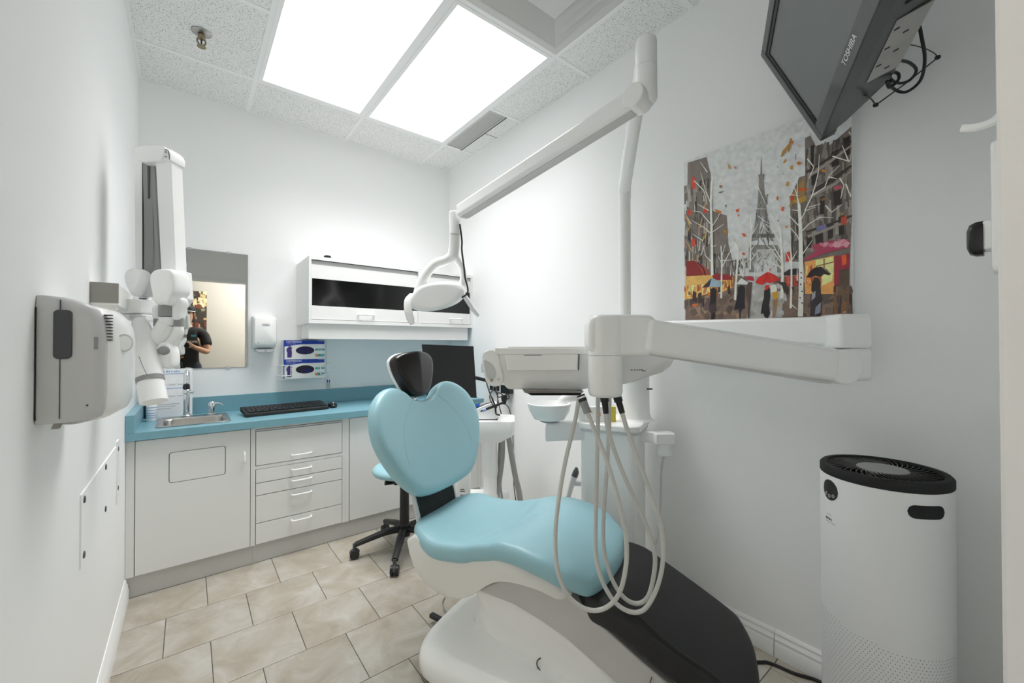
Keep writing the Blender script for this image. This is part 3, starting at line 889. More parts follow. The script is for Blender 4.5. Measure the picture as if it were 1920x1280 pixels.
MB().tube([q, q + V((-0.01, -0.05, 0.02)), q + V((-0.01, -0.07, 0.0)), q + V((-0.01, -0.05, -0.015)), q, q + V((-0.01, 0.05, 0.02)), q + V((-0.01, 0.07, 0.0)), q + V((-0.01, 0.05, -0.012)), q], 0.004, 6).build('cord_loop', 'black', t)
MB().lathe([(0.012, 0.0), (0.022, 0.04), (0.022, 0.06), (0.012, 0.066)], q + V((0, 0, -0.058)), Z, 12).build('plug', 'black', t)
MB().tube([q + V((0, 0, -0.05)), V((1.8084, 2.3235, 0.7675)), V((1.8115, 2.2967, 0.6753)), V((1.8087, 2.2751, 0.5277)), V((1.8004, 2.2592, 0.2695)), V((1.8129, 2.2510, 0.1192)), V((1.8097, 2.2295, -0.0038))], 0.003, 6).build('cord', 'black', t)

# ------------------------------------------------------------------ dental chair (own frame: s towards the feet, n across, z up)
TH = math.radians(24.0)
CA, CN, CK = V((math.sin(TH), -math.cos(TH), 0)), V((math.cos(TH), math.sin(TH), 0)), V((1.15, 0.95, 0))
def W(s, n, z):
    return CK + CA * s + CN * n + Z * z
def interp(x, tab):
    if x <= tab[0][0]: return tab[0][1]
    for (a, b), (c, d) in zip(tab, tab[1:]):
        if x <= c:
            t = (x - a) / (c - a); t = t * t * (3 - 2 * t)
            return b + (d - b) * t
    return tab[-1][1]
def closed(pts, n=4):
    m = len(pts)
    out = []
    for i in range(m):
        a, b, c, d = (V((*pts[(i + k - 1) % m], 0)) for k in range(4))
        for k in range(n):
            t = k / n
            q = 0.5 * ((2 * b) + (c - a) * t + (2 * a - 5 * b + 4 * c - d) * t * t + (3 * b - a - 3 * c + d) * t ** 3)
            out.append((q.x, q.y))
    return out

t = thing('dental_chair', tuple(W(-0.25, 0, 0)), 'teal dental chair with black headrest and black leg section', 'dental chair')
# base
plate = closed([(-0.655, -0.16), (-0.60, -0.255), (-0.45, -0.285), (-0.1, -0.285), (0.2, -0.27), (0.30, -0.18), (0.32, 0), (0.30, 0.18), (0.2, 0.27), (-0.1, 0.285), (-0.45, 0.285), (-0.60, 0.255), (-0.655, 0.16), (-0.665, 0)], 4)
def sc(o, k, cx=-0.17, cy=0.0): return [(cx + (p[0] - cx) * k, cy + (p[1] - cy) * k) for p in o]
def plate_ring(k, z): return [W(a, b, z) for a, b in sc(plate, k)]
MB().loft([plate_ring(0.97, 0.001), plate_ring(0.97, 0.016)]).build('rubber_foot', 'black', t)
MB().loft([plate_ring(0.985, 0.014), plate_ring(1.0, 0.022), plate_ring(1.0, 0.06), plate_ring(0.985, 0.085), plate_ring(0.94, 0.105), plate_ring(0.85, 0.118), plate_ring(0.6, 0.128)]).build('base_plate', 'plastic', t, ang=60)
# lifting column under a sloped cover
st = [(-0.50, 0.125, 0.02, 0.10), (-0.455, 0.30, 0.10, 0.10), (-0.377, 0.349, 0.17, 0.10), (-0.25, 0.335, 0.19, 0.125), (-0.15, 0.312, 0.192, 0.145), (-0.058, 0.281, 0.192, 0.165), (0.09, 0.206, 0.192, 0.18), (0.22, 0.14, 0.18, 0.175)]
rings = []
for s, zt, wt, wb in st:
    zm = 0.10 + (zt - 0.10) * 0.8
    rings.append([W(s, -wb, 0.10), W(s, wb, 0.10), W(s, wt * 0.6 + wb * 0.4, 0.10 + (zt - 0.1) * 0.5), W(s, wt, zm), W(s, wt * 0.94, zt), W(s, -wt * 0.94, zt), W(s, -wt, zm), W(s, -(wt * 0.6 + wb * 0.4), 0.10 + (zt - 0.1) * 0.5)])
MB().loft(rings).build('column_cover', 'plastic', t, ang=50, bev=0.0, subsurf=0, fix=True)
MB().tube([W(-0.16, -0.160, 0.165), W(-0.175, -0.158, 0.145), W(-0.165, -0.165, 0.128), W(-0.10, -0.19, 0.120), W(-0.02, -0.215, 0.116)], 0.0022, 6).build('cover_seam', 'dark_grey', t)
# grey chassis below the leg section
prof = [(-0.385, 0.345), (-0.345, 0.375), (-0.301, 0.403), (-0.265, 0.420), (-0.229, 0.428), (-0.18, 0.432), (-0.131, 0.432), (-0.057, 0.420), (0.016, 0.386), (0.174, 0.296), (0.247, 0.258), (0.45, 0.150), (0.46, 0.125), (0.43, 0.112), (0.30, 0.125), (0.22, 0.145), (0.094, 0.208), (0.0, 0.255), (-0.058, 0.284), (-0.15, 0.315), (-0.249, 0.338)]
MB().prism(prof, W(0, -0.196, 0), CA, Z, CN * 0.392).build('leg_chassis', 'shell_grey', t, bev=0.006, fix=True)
MB().bar(W(0.205, -0.1975, 0.262), W(0.18, -0.1975, 0.175), 0.002, 0.002).build('panel_line', 'black', t)
# white shell under the seat
prof = [(-0.702, 0.47), (-0.690, 0.425), (-0.672, 0.385), (-0.642, 0.350), (-0.600, 0.322), (-0.55, 0.307), (-0.516, 0.303), (-0.48, 0.305), (-0.445, 0.314), (-0.410, 0.330), (-0.377, 0.352), (-0.34, 0.384), (-0.301, 0.411), (-0.265, 0.427), (-0.229, 0.435), (-0.18, 0.439), (-0.131, 0.439), (-0.09, 0.436), (-0.04, 0.426), (-0.03, 0.44), (-0.05, 0.465), (-0.15, 0.505), (-0.22, 0.515), (-0.29, 0.51), (-0.37, 0.485), (-0.46, 0.465), (-0.58, 0.468), (-0.66, 0.50)]
cx_, cz_ = -0.40, 0.43
rg = []
for n_, k in ((-0.235, 0.90), (-0.228, 0.955), (-0.212, 0.99), (-0.18, 1.0), (0.18, 1.0), (0.212, 0.99), (0.228, 0.955), (0.235, 0.90)):
    rg.append([W(cx_ + (a - cx_) * k, n_, cz_ + (b - cz_) * k) for a, b in prof])
MB().loft(rg).build('seat_shell', 'plastic_warm', t, fix=True, ang=50)
# seat cushion
ztop = [(-0.75, 0.535), (-0.66, 0.525), (-0.55, 0.503), (-0.44, 0.512), (-0.36, 0.535), (-0.28, 0.560), (-0.20, 0.563), (-0.12, 0.553), (-0.04, 0.530), (0.03, 0.498), (0.09, 0.478)]
def seat_map(s, n, d):
    dish = -0.020 * max(0.0, 1 - (n / 0.2) ** 2) * (1 if s < -0.35 else max(0, 1 - (s + 0.35) / 0.15))
    crown = 0.012 * max(0.0, 1 - (n / 0.22) ** 2) * max(0.0, min(1.0, (s + 0.35) / 0.2))
    return W(s, n, interp(s, ztop) - 0.034 + d + (dish + crown if d > 0 else 0))
seat = closed([(-0.725, -0.12), (-0.680, -0.20), (-0.59, -0.248), (-0.48, -0.252), (-0.36, -0.243), (-0.25, -0.25), (-0.14, -0.265), (-0.05, -0.258), (0.02, -0.218), (0.055, -0.14), (0.072, 0), (0.062, 0.12), (0.04, 0.21), (-0.02, 0.262), (-0.12, 0.278), (-0.25, 0.262), (-0.38, 0.248), (-0.50, 0.252), (-0.60, 0.248), (-0.69, 0.20), (-0.73, 0.12), (-0.74, 0)], 4)
MB().pillow(seat, seat_map, 0.036, 0.034, steps=(1.0, 0.992, 0.975, 0.93, 0.8, 0.62, 0.42, 0.2), center=(-0.32, 0)).build('seat_cushion', 'teal_vinyl', t, ang=70, subsurf=1)
# leg section
def leg_map(s, n, d):
    zt = interp(s, [(-0.06, 0.455), (0.06, 0.456), (0.11, 0.452)]) if s < 0.11 else 0.452 - 0.50 * (s - 0.11)
    return W(s, n, zt - 0.046 + d - 0.012 * (n / 0.2) ** 2 * (1 if d > 0 else 0))
leg = closed([(-0.05, -0.10), (0.0, -0.185), (0.05, -0.212), (0.15, -0.222), (0.30, -0.218), (0.40, -0.200), (0.455, -0.15), (0.480, -0.06), (0.482, 0.02), (0.475, 0.10), (0.45, 0.18), (0.42, 0.215), (0.30, 0.232), (0.15, 0.238), (0.0, 0.238), (-0.06, 0.20)], 4)
MB().pillow(leg, leg_map, 0.046, 0.05, steps=(1.0, 0.994, 0.982, 0.95, 0.8, 0.6, 0.4, 0.2), center=(0.2, 0)).build('leg_cushion', 'black_vinyl', t, ang=70, subsurf=1)
for off in (0.0,):
    MB().tube([W(s, -0.188 - 0.006 * math.sin(s * 30), (0.452 - 0.50 * (s - 0.11)) - 0.012) for s in (0.12, 0.15, 0.18, 0.24, 0.30, 0.36, 0.42)], 0.007, 6).build('cover_fold', 'black_vinyl', t)
# black spine between the seat and the back
sp = [(-0.700, 0.40), (-0.708, 0.48), (-0.728, 0.56), (-0.762, 0.64), (-0.800, 0.72)]
rg = []
for s, z in sp:
    rg.append([W(s - 0.02, -0.118, z - 0.006), W(s - 0.02, 0.118, z - 0.006), W(s + 0.004, 0.122, z), W(s + 0.004, -0.122, z)])
MB().loft(rg).build('spine_cover', 'black_matte', t, fix=True)
for sgn in (-1, 1):
    MB().tube([W(s - 0.006, sgn * 0.126, z) for s, z in sp], 0.010, 6, flat=1.0).build('spine_edge', 'plastic_grey', t)
# backrest cushion
BS, BZ, bl_ = -0.715, 0.590, 0.494
bd = V((-0.364, 0.931)); fd = V((0.931, 0.364))
def back_map(n, h, d):
    d = d + 0.30 * n * n + 0.05 * (h - 0.23) * (h - 0.23)
    return W(BS + h * bd.x + d * fd.x, n * 1.05 + 0.048, BZ + h * bd.y + d * fd.y)
back = closed([(-0.13, 0.0), (-0.20, 0.03), (-0.27, 0.11), (-0.325, 0.22), (-0.335, 0.31), (-0.305, 0.40), (-0.24, 0.458), (-0.175, 0.474), (-0.12, 0.455), (-0.075, 0.415), (0, 0.398), (0.075, 0.415), (0.12, 0.455), (0.175, 0.474), (0.24, 0.458), (0.305, 0.40), (0.335, 0.31), (0.325, 0.22), (0.27, 0.11), (0.20, 0.03), (0.13, 0.0), (0, -0.008)], 4)
bk = MB().pillow(back, back_map, 0.034, 0.040, steps=(1.0, 0.992, 0.97, 0.92, 0.78, 0.6, 0.4, 0.2), center=(0, 0.22)).build('back_cushion', 'teal_vinyl', t, ang=70, subsurf=1)
for sgn in (-1, 1):
    MB().tube([back_map(sgn * a, b, 0.0335) for a, b in ((0.085, 0.405), (0.13, 0.365), (0.18, 0.30), (0.21, 0.22), (0.215, 0.14))], 0.0014, 6).build('seam', 'teal_seam', bk)
# headrest: white shell behind a black moulded pad
HS, HZ = -0.885, 1.080
hu = V((-0.22, 0.975)); hf = V((0.975, 0.22))
def head_map(n, h, d):
    return W(HS + h * hu.x + d * hf.x, n * 1.08 + 0.026, HZ + h * 1.08 * hu.y + d * hf.y)
hd = closed([(0, -0.098), (-0.055, -0.085), (-0.095, -0.03), (-0.122, 0.035), (-0.118, 0.075), (-0.075, 0.098), (0, 0.104), (0.075, 0.098), (0.118, 0.075), (0.122, 0.035), (0.095, -0.03), (0.055, -0.085)], 4)
MB().pillow(hd, lambda n, h, d: head_map(n, h, d - 0.014), 0.010, 0.012, center=(0, 0.01)).build('headrest_shell', 'plastic', t, ang=70, subsurf=1)
def hp(n, h, d):
    k = max(0.0, 1 - abs(n) / 0.11)
    return head_map(n * 0.97, h * 0.97, d + (0.024 * k * max(0.0, 0.75 + h * 4) if d > 0 else 0))
MB().pillow(hd, hp, 0.036, 0.018, steps=(1.0, 0.99, 0.96, 0.9, 0.74, 0.55, 0.36, 0.18), center=(0, 0.02)).build('headrest_pad', 'black_gloss', t, ang=70, subsurf=1)
for sgn in (-1, 1):
    MB().bar(W(-0.905, 0.022 + sgn * 0.03, 1.04), W(-0.88, 0.022 + sgn * 0.03, 0.90), 0.02, 0.008).build('headrest_post', 'chrome', t)

t = thing('foot_cable', tuple(W(-0.62, 0.05, 0)), 'black plug and thin cable at the rear of the chair base', 'cable')
a, b = V((0.8460, 1.6490, 0.0300)), V((0.8740, 1.5560, 0.0300))
MB().bar(a, b, 0.022, 0.016).build('plug', 'black', t, bev=0.002)
MB().tube([V((0.9380, 1.6900, 0.0500)), V((0.9310, 1.6970, 0.0200)), V((0.9240, 1.6540, 0.0100)), V((0.9370, 1.6110, 0.0100)), V((0.9470, 1.5710, 0.0100))], 0.004, 6).build('cord', 'taupe', t)

# ------------------------------------------------------------------ cuspidor column beside the chair
L, F = V((0.784, -0.62, 0)), V((0.62, 0.784, 0))
UC = V((1.6135, 1.2483, 1.2194)); UC.z = 0
t = thing('cuspidor_unit', tuple(UC), 'white dental unit column with a cuspidor bowl beside the chair', 'dental unit')
MB().prism(rrect(0.26, 0.26, 0.035, 4), UC + Z * 0.0, CA, CN, (0, 0, 0.82)).build('column', 'plastic', t, bev=0.002)
MB().prism(rrect(0.29, 0.30, 0.06, 5), UC + Z * 0.82, CA, CN, (0, 0, 0.012)).build('cap_lip', 'plastic_grey', t)
MB().prism(rrect(0.30, 0.31, 0.06, 5), UC + Z * 0.832, CA, CN, (0, 0, 0.03)).build('cap', 'plastic', t, bev=0.008, seg=3)
PC = V((1.6905, 1.1873, 1.2193)); PC.z = 0
MB().lathe([(0.095, 0.862), (0.08, 0.872), (0.074, 0.89), (0.072, 1.00), (0.072, 1.236)], PC, Z, 28).build('post', 'plastic', t)
MB().obox(V((1.6815, 1.0948, 1.0160)), L * 0.012, F * 0.004, Z * 0.003).build('post_vent', 'black', t)
bc = V((1.3371, 1.4064, 0.9403))
MB().lathe([(0.03, -0.078), (0.072, -0.066), (0.094, -0.030), (0.102, 0.0), (0.103, 0.006), (0.099, 0.008), (0.090, -0.025), (0.066, -0.055), (0.015, -0.062)], bc, Z, 36).build('bowl', 'plastic', t, ang=50)
MB().lathe([(0.03, -0.085), (0.045, -0.078)], bc, Z, 24).build('bowl_seat', 'plastic_grey', t)
e0, e1 = bc + V((0, 0, -0.125)), UC + V((0, 0, 0.70))
MB().prism(rrect(0.105, 0.085, 0.02, 4), bc + Z * -0.125, CN, Z, (UC - bc).to_2d().to_3d() * 0.75).build('bowl_bracket', 'plastic_matte', t, bev=0.003, fix=True)
sp0, sp1 = V((1.4746, 1.3230, 0.9525)), V((1.3812, 1.3586, 0.9617))
MB().tube([sp0 + Z * -0.12, sp0 + Z * -0.03, sp0 + Z * 0.012, (sp0 + sp1) / 2 + Z * 0.018, sp1 + Z * 0.0, sp1 + Z * -0.018], 0.022, 12).build('rinse_spout', 'plastic', t)
hc = V((1.6985, 1.0329, 0.7945))
MB().prism([(-0.05, -0.04), (0.035, -0.04), (0.045, -0.015), (0.045, 0.015), (0.035, 0.04), (-0.05, 0.04)], hc + V((0, 0, -0.02)), L, F, (0, 0, 0.05)).build('holder', 'plastic', t, bev=0.006)
MB().lathe([(0.030, -0.075), (0.034, -0.07), (0.034, 0.0)], hc, Z, 20).build('holder_cup', 'plastic_matte', t)
MB().bar(hc + V((0, 0, 0.005)), V((UC.x, UC.y, hc.z + 0.005)), 0.06, 0.05).build('holder_arm', 'plastic', t, bev=0.006)
MB().tube([hc + Z * -0.07, V((1.6897, 1.0416, 0.6538)), V((1.6793, 1.0384, 0.5362)), V((1.6290, 1.0158, 0.4255)), V((1.5967, 1.0167, 0.3531))], 0.0055, 8).build('thin_hose', 'hose', t)
MB().tube([V((1.4980, 1.4378, 0.4628)), V((1.5029, 1.4204, 0.5250)), V((1.5078, 1.4032, 0.5761))], [0.012, 0.014, 0.015], 12).build('suction_handpiece', 'plastic_grey', t)
MB().tube([V((1.5057, 1.4049, 0.5682)), V((1.5118, 1.3998, 0.5920)), V((1.5138, 1.3980, 0.6132))], [0.016, 0.015, 0.006], 12).build('handpiece_tip', 'dark_grey', t)
MB().tube([V((1.4980, 1.4378, 0.4628)), V((1.4753, 1.4567, 0.3826)), V((1.4646, 1.4282, 0.2631)), UC + V((-0.05, 0.1, 0.10))], 0.010, 8).build('suction_hose', 'hose_dark', t)
MB().bar(V((1.5070, 1.4170, 0.5330)), V((UC.x, UC.y, 0.5330)), 0.02, 0.02).build('handpiece_holder', 'plastic_grey', t)

cb = V((1.5074, 1.2728, 0.8544)); cb.z = 0.8625
t = thing('small_carton', tuple(cb), 'small white carton with yellow print on the unit column', 'carton')
MB().obox(cb + Z * 0.034, L * 0.050, F * 0.022, Z * 0.034).build('box', 'carton', t, bev=0.0015)
MB().prism([(-0.048, 0.060), (-0.036, 0.066), (-0.014, 0.040), (-0.030, 0.044)], cb - F * 0.0226, L, Z, F * 0.0005).build('yellow_print', 'label_yellow', t)
MB().prism([(0.006, 0.022), (0.020, 0.048), (0.022, 0.030), (0.014, 0.012)], cb - F * 0.0226, L, Z, F * 0.0005).build('orange_print', 'print_orange', t)
MB().obox(cb + Z * 0.034 + L * 0.075, L * 0.018, F * 0.02, Z * 0.034).build('side_pack', 'label_yellow', t, bev=0.001)

# ------------------------------------------------------------------ delivery arm with instrument tray
t = thing('delivery_arm', (PC.x, PC.y, 1.236), 'white folding arm carrying the instrument tray over the chair', 'dental delivery unit')
J = V((1.5976, 0.3555, 1.2187)); J.z = 0
pa, pb = PC + Z * 1.287, J + Z * 1.262
MB().bar(pa - (pb - pa).normalized() * 0.06, pb + (pb - pa).normalized() * 0.0, 0.085, 0.092).build('rear_arm', 'plastic', t, bev=0.014, seg=3)
dj = (pb - pa).normalized()
MB().obox(J + Z * 1.262, L * 0.052, F * 0.048, Z * 0.052).build('elbow_upper', 'plastic', t, bev=0.014, seg=3)
MB().obox(J + Z * 1.160 + L * 0.008, L * 0.044, F * 0.046, Z * 0.0485).build('elbow_lower', 'plastic', t, bev=0.012, seg=3)
jd = V((1.5399, 0.3572, 1.1543))
MB().cyl(jd - F * 0.03, jd + F * 0.06, 0.052, seg=36).build('elbow_disc', 'plastic', t, bev=0.006)
fa, fb = V((1.5258, 0.3747, 1.1590)), V((1.0366, 0.6970, 1.2459))
MB().bar(fa, fb, 0.075, 0.100).build('front_arm', 'plastic', t, bev=0.016, seg=3)
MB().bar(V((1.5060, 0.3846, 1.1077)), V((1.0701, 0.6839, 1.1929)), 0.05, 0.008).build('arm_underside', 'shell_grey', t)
MB().prism(rrect(0.20, 0.118, 0.035, 5), V((0.9731, 0.7154, 1.2485)), L, Z, F * 0.085).build('head_knuckle', 'plastic', t, bev=0.012, seg=3, fix=True)
hcx = V((0.9622, 0.7753, 1.2197)); 
z_t, z_b, z_m = 1.3061, 1.0719, 1.1898
hr = lambda k, z: [(hcx + L * (p[0] * k) + F * (p[1] * k)).to_2d().to_3d() + Z * z for p in rrect(0.095, 0.10, 0.035, 5)]
MB().loft([hr(1.0, z_m + 0.001), hr(1.0, z_t - 0.02), hr(0.97, z_t - 0.008), hr(0.85, z_t)]).build('head_column', 'plastic', t, ang=60)
MB().loft([hr(0.6, z_b - 0.004), hr(0.9, z_b), hr(0.99, z_b + 0.012), hr(0.99, z_m)]).build('head_lower', 'plastic', t, ang=60)
# tray body
TO = V((0.9542, 0.8709, 1.2198)); TO.z = 0
def tp(u, v): return ((u - 1085) / 766.5 * 1.275, 1.22 + (647 - v) / 766.5 * 1.275)
body = [tp(934, 663), tp(1262, 663), tp(1266, 672), tp(1258, 688), tp(1242, 697), tp(1225, 706), tp(1200, 717), tp(1175, 723), tp(1150, 726), tp(1110, 730), tp(1086, 735), tp(952, 732), tp(943, 722), tp(938, 700)]
bt = MB()
rg = []
for d, zs in ((0.0, 0.0), (0.02, 0.004), (0.24, 0.004), (0.26, 0.0)):
    rg.append([TO + L * p[0] + Z * (p[1] + (0.0 if p[1] > 1.18 else zs)) + F * (d + (0.03 if p[1] < 1.13 and d < 0.1 else 0)) for p in body])
MB().loft(rg).build('tray_body', 'plastic_matte', t, fix=True, bev=0.006)
rim = [tp(928, 652), tp(1268, 652), tp(1270, 657), tp(1266, 664), tp(934, 664), tp(928, 660)]
MB().prism(rim, TO - F * 0.008, L, Z, F * 0.278).build('tray_rim', 'plastic', t, bev=0.003)
MB().prism([tp(952, 650), tp(1100, 650), tp(1100, 653), tp(952, 653)], TO + F * 0.02, L, Z, F * 0.22).build('tray_mat', 'plastic_warm', t)
MB().prism([tp(946, 664), tp(1084, 664), tp(1082, 694), tp(952, 694)], TO - F * 0.006, L, Z, F * 0.01).build('front_panel', 'plastic', t, bev=0.003)
MB().prism([tp(982, 665), tp(1015, 665), tp(1015, 666), tp(982, 666)], TO - F * 0.0066, L, Z, F * 0.002).build('panel_slot', 'black', t)
MB().prism([tp(1084, 664), tp(1086, 664), tp(1085, 694), tp(1083, 694)], TO - F * 0.0066, L, Z, F * 0.002).build('panel_slot', 'dark_grey', t)
MB().tube([TO + L * tp(*q)[0] + Z * tp(*q)[1] + F * 0.026 for q in ((975, 709), (971, 711), (970, 713), (973, 716))], 0.0012, 6).build('button_mark', 'dark_grey', t)
MB().cyl(TO + L * tp(994, 711)[0] + Z * tp(994, 711)[1] + F * 0.024, TO + L * tp(994, 711)[0] + Z * tp(994, 711)[1] + F * 0.03, 0.002, seg=8).build('button_mark', 'black', t)
for u, v, w_ in ((1184, 693.5, 4), (1190, 693.6, 4), (1195, 693.5, 3), (1199, 693.4, 3), (1203, 693.3, 4), (1207, 695.3, 8)):
    MB().obox(TO + L * tp(u, v)[0] + Z * tp(u, v)[1] - F * 0.0005, L * (w_ * 0.0007), F * 0.0006, Z * 0.0012).build('nameplate_print', 'print_black', t)
rail = MB().prism([tp(985, 735), tp(1092, 735), tp(1088, 741), tp(996, 741)], TO + F * 0.0, L, Z, F * 0.20).build('glass_rail', 'black_gloss', t)
MB().prism([tp(980, 731), tp(1094, 733), tp(1092, 736), tp(984, 736)], TO - F * 0.004, L, Z, F * 0.20).build('rail_edge', 'steel', t)
hb = closed([tp(904, 668), tp(912, 657), tp(926, 656), tp(934, 664), tp(940, 690), tp(944, 712), tp(938, 722), tp(924, 724), tp(912, 716), tp(906, 694)], 3)
MB().prism(hb, TO - F * 0.004, L, Z, F * 0.03).build('grip_panel', 'plastic', t, bev=0.005)
MB().prism(closed([tp(907, 676), tp(918, 679), tp(928, 690), tp(930, 704), tp(922, 712), tp(913, 706)], 3), TO - F * 0.0062, L, Z, F * 0.003).build('grip_recess', 'plastic_grey', t)
for u, v, m_, rr in ((922, 712, 'taupe', 0.0045), (935, 711, 'plastic_grey', 0.0040)):
    c = TO + L * tp(u, v)[0] + Z * tp(u, v)[1]
    MB().cyl(c - F * 0.009, c - F * 0.002, rr, seg=14).build('knob', m_, t)
# instrument hoses hanging in loops, with their couplings
for pts, con in (
    ([(0.9450, 0.8609, 1.0636), (0.9277, 0.8627, 0.9866), (0.8992, 0.8738, 0.8752), (0.8678, 0.8746, 0.7535), (0.8467, 0.8669, 0.6516), (0.8391, 0.8484, 0.5687), (0.8563, 0.8229, 0.5024), (0.8895, 0.7842, 0.4707), (0.9218, 0.7458, 0.4801), (0.9439, 0.7150, 0.5251), (0.9503, 0.6963, 0.6019), (0.9511, 0.6947, 0.6845), (0.9427, 0.7129, 0.7839), (0.9302, 0.7470, 0.8973), (0.9168, 0.7821, 0.9842), (0.9110, 0.7990, 1.0257)], 'grey'),
    ([(1.0059, 0.8383, 1.0610), (0.9985, 0.8325, 0.9662), (0.9886, 0.8290, 0.8367), (0.9710, 0.8189, 0.7134), (0.9559, 0.8066, 0.6101), (0.9595, 0.7918, 0.5362), (0.9814, 0.7625, 0.4713), (1.0099, 0.7275, 0.4449), (1.0352, 0.6946, 0.4575), (1.0537, 0.6664, 0.5220), (1.0585, 0.6488, 0.6096), (1.0546, 0.6509, 0.7004), (1.0328, 0.6671, 0.7913), (1.0100, 0.6966, 0.8945), (0.9941, 0.7210, 0.9764), (0.9901, 0.7363, 1.0256)], 'black'),
    ([(1.0508, 0.8282, 1.0585), (1.0419, 0.8237, 0.9622), (1.0292, 0.8225, 0.8306), (1.0060, 0.8168, 0.7052), (0.9985, 0.8111, 0.6033), (1.0087, 0.7913, 0.5160), (1.0311, 0.7615, 0.4606), (1.0552, 0.7298, 0.4492), (1.0712, 0.7041, 0.4792), (1.0755, 0.6870, 0.5573), (1.0651, 0.6817, 0.6249), (1.0403, 0.7002, 0.7181), (1.0033, 0.7283, 0.8191), (0.9818, 0.7570, 0.9097), (0.9655, 0.7691, 0.9801), (0.9616, 0.7717, 1.0240)], 'black')):
    MB().tube([V(q) for q in pts], 0.0064, 10, 5).build('instrument_hose', 'hose', t)
    e1, e0 = V(pts[-1]), V(pts[-2])
    up_ = (e1 - e0).normalized()
    if con == 'grey':
        MB().tube([e1 - up_ * 0.004, e1 + up_ * 0.032], 0.0115, 12).build('coupling', 'band_grey', t)
        MB().tube([e1 + up_ * 0.032, e1 + up_ * 0.052], 0.0125, 12).build('coupling_ring', 'black', t)
        MB().tube([e1 + up_ * 0.042, e1 + up_ * 0.047], 0.0132, 12).build('coupling_band', 'plastic', t)
    else:
        MB().tube([e1 - up_ * 0.004, e1 + up_ * 0.030], [0.0082, 0.0095], 12).build('coupling', 'black', t)
        MB().tube([e1 + up_ * 0.030, e1 + up_ * 0.052], 0.0125, 8).build('coupling_ring', 'black', t)

# ------------------------------------------------------------------ operating light
LP = V((1.6581, 1.2130, 1.2193))
t = thing('operating_light', (LP.x, LP.y, 1.33), 'white dental operating light on a long jointed arm under the ceiling', 'dental light')
MB().lathe([(0.034, 1.333), (0.034, 1.345), (0.0285, 1.352), (0.0285, 1.93), (0.031, 1.935), (0.031, 1.9813)], (LP.x, LP.y, 0), Z, 24).build('pole', 'plastic', t)
p0, p1 = V((1.6505, 1.2102, 1.9710)), V((1.1905, 0.7941, 2.1649))
MB().tube([p0, p0 + (p1 - p0) * 0.5, p1], [0.030, 0.028, 0.028], 12, 4, smooth=False, up=(0, 0, 1)).build('lower_arm', 'plastic', t, ang=40)
c0, c1, cm = V((1.1534, 0.7591, 2.2097)), V((1.1558, 0.7597, 1.9961)), V((1.1545, 0.7593, 2.1132))
def cap_tube(b, a, c, r, lo, hi):
    d = (c - a).normalized(); ln = (c - a).length
    pr = []
    if lo: pr += [(r * 0.45, 0.0), (r * 0.75, r * 0.10), (r * 0.93, r * 0.32)]
    pr += [(r, r * 0.6 if lo else 0.0), (r, ln - (r * 0.5 if hi else 0))]
    if hi: pr += [(r * 0.94, ln - r * 0.22), (r * 0.8, ln - r * 0.06), (r * 0.5, ln)]
    return b.lathe(pr, a, d, 28)
cap_tube(MB(), cm + Z * 0.001, c0, 0.034, False, True).build('elbow_cap', 'plastic', t, ang=50)
cap_tube(MB(), c1, cm, 0.034, True, False).build('elbow', 'plastic', t, ang=50)
q0, q1 = V((1.1298, 0.7738, 2.0104)), V((1.0352, 1.6983, 1.8661))
dd = (q1 - q0).normalized(); sx = dd.cross(Z).normalized(); uz = sx.cross(dd)
oct_ = [(-0.034, -0.024), (-0.018, -0.036), (0.018, -0.036), (0.034, -0.024), (0.034, 0.022), (0.018, 0.036), (-0.018, 0.036), (-0.034, 0.022)]
MB().loft([[q0 + sx * a + uz * b for a, b in oct_], [q1 + sx * a + uz * b for a, b in oct_]]).build('spring_arm', 'plastic', t, fix=True, bev=0.006)
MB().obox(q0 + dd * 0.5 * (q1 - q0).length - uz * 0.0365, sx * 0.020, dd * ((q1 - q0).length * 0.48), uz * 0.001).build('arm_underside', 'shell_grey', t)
MB().cyl(q0 - sx * 0.037 + dd * 0.0, q0 + sx * 0.037, 0.037, seg=28).build('arm_knuckle', 'plastic', t, bev=0.004)
j0 = V((1.0191, 1.7366, 1.8596)); j1 = V((1.0196, 1.7374, 1.7605))
MB().cyl(j1, j0 + Z * 0.012, 0.026, 0.030, seg=24).build('end_joint', 'plastic', t, bev=0.006)
MB().tube([V((1.0222, 1.6966, 1.8037)), V((1.0411, 1.7080, 1.7318)), V((1.0465, 1.7170, 1.6822)), V((1.0551, 1.7111, 1.6039)), V((1.0594, 1.7083, 1.5517)), V((1.0699, 1.7006, 1.4995)), V((1.0680, 1.7025, 1.4734)), V((1.0476, 1.7188, 1.4525))], 0.0042, 6).build('light_cable', 'black', t)
MB().tube([j1 + Z * 0.004, V((1.0279, 1.7569, 1.7132)), V((1.0271, 1.7709, 1.6574))], [0.024, 0.026, 0.029], 16).build('neck', 'plastic', t)
MB().tube([V((1.0332, 1.7659, 1.6732)), V((1.0043, 1.7891, 1.6442)), V((0.9566, 1.8271, 1.6204)), V((0.9170, 1.8463, 1.5684)), V((0.8881, 1.8572, 1.5012)), V((0.8717, 1.8581, 1.4476))], [0.026, 0.024, 0.025, 0.024, 0.022, 0.018], 14).build('yoke_arm', 'plastic', t)
MB().tube([V((1.0291, 1.7692, 1.6679)), V((1.0656, 1.7790, 1.6369)), V((1.0931, 1.7831, 1.5975)), V((1.0934, 1.7836, 1.5432)), V((1.0705, 1.7768, 1.4945))], [0.024, 0.018, 0.016, 0.018, 0.016], 14).build('yoke_arm', 'plastic', t)
ho = V((0.9778, 1.8277, 1.2205)); ho.z = 0
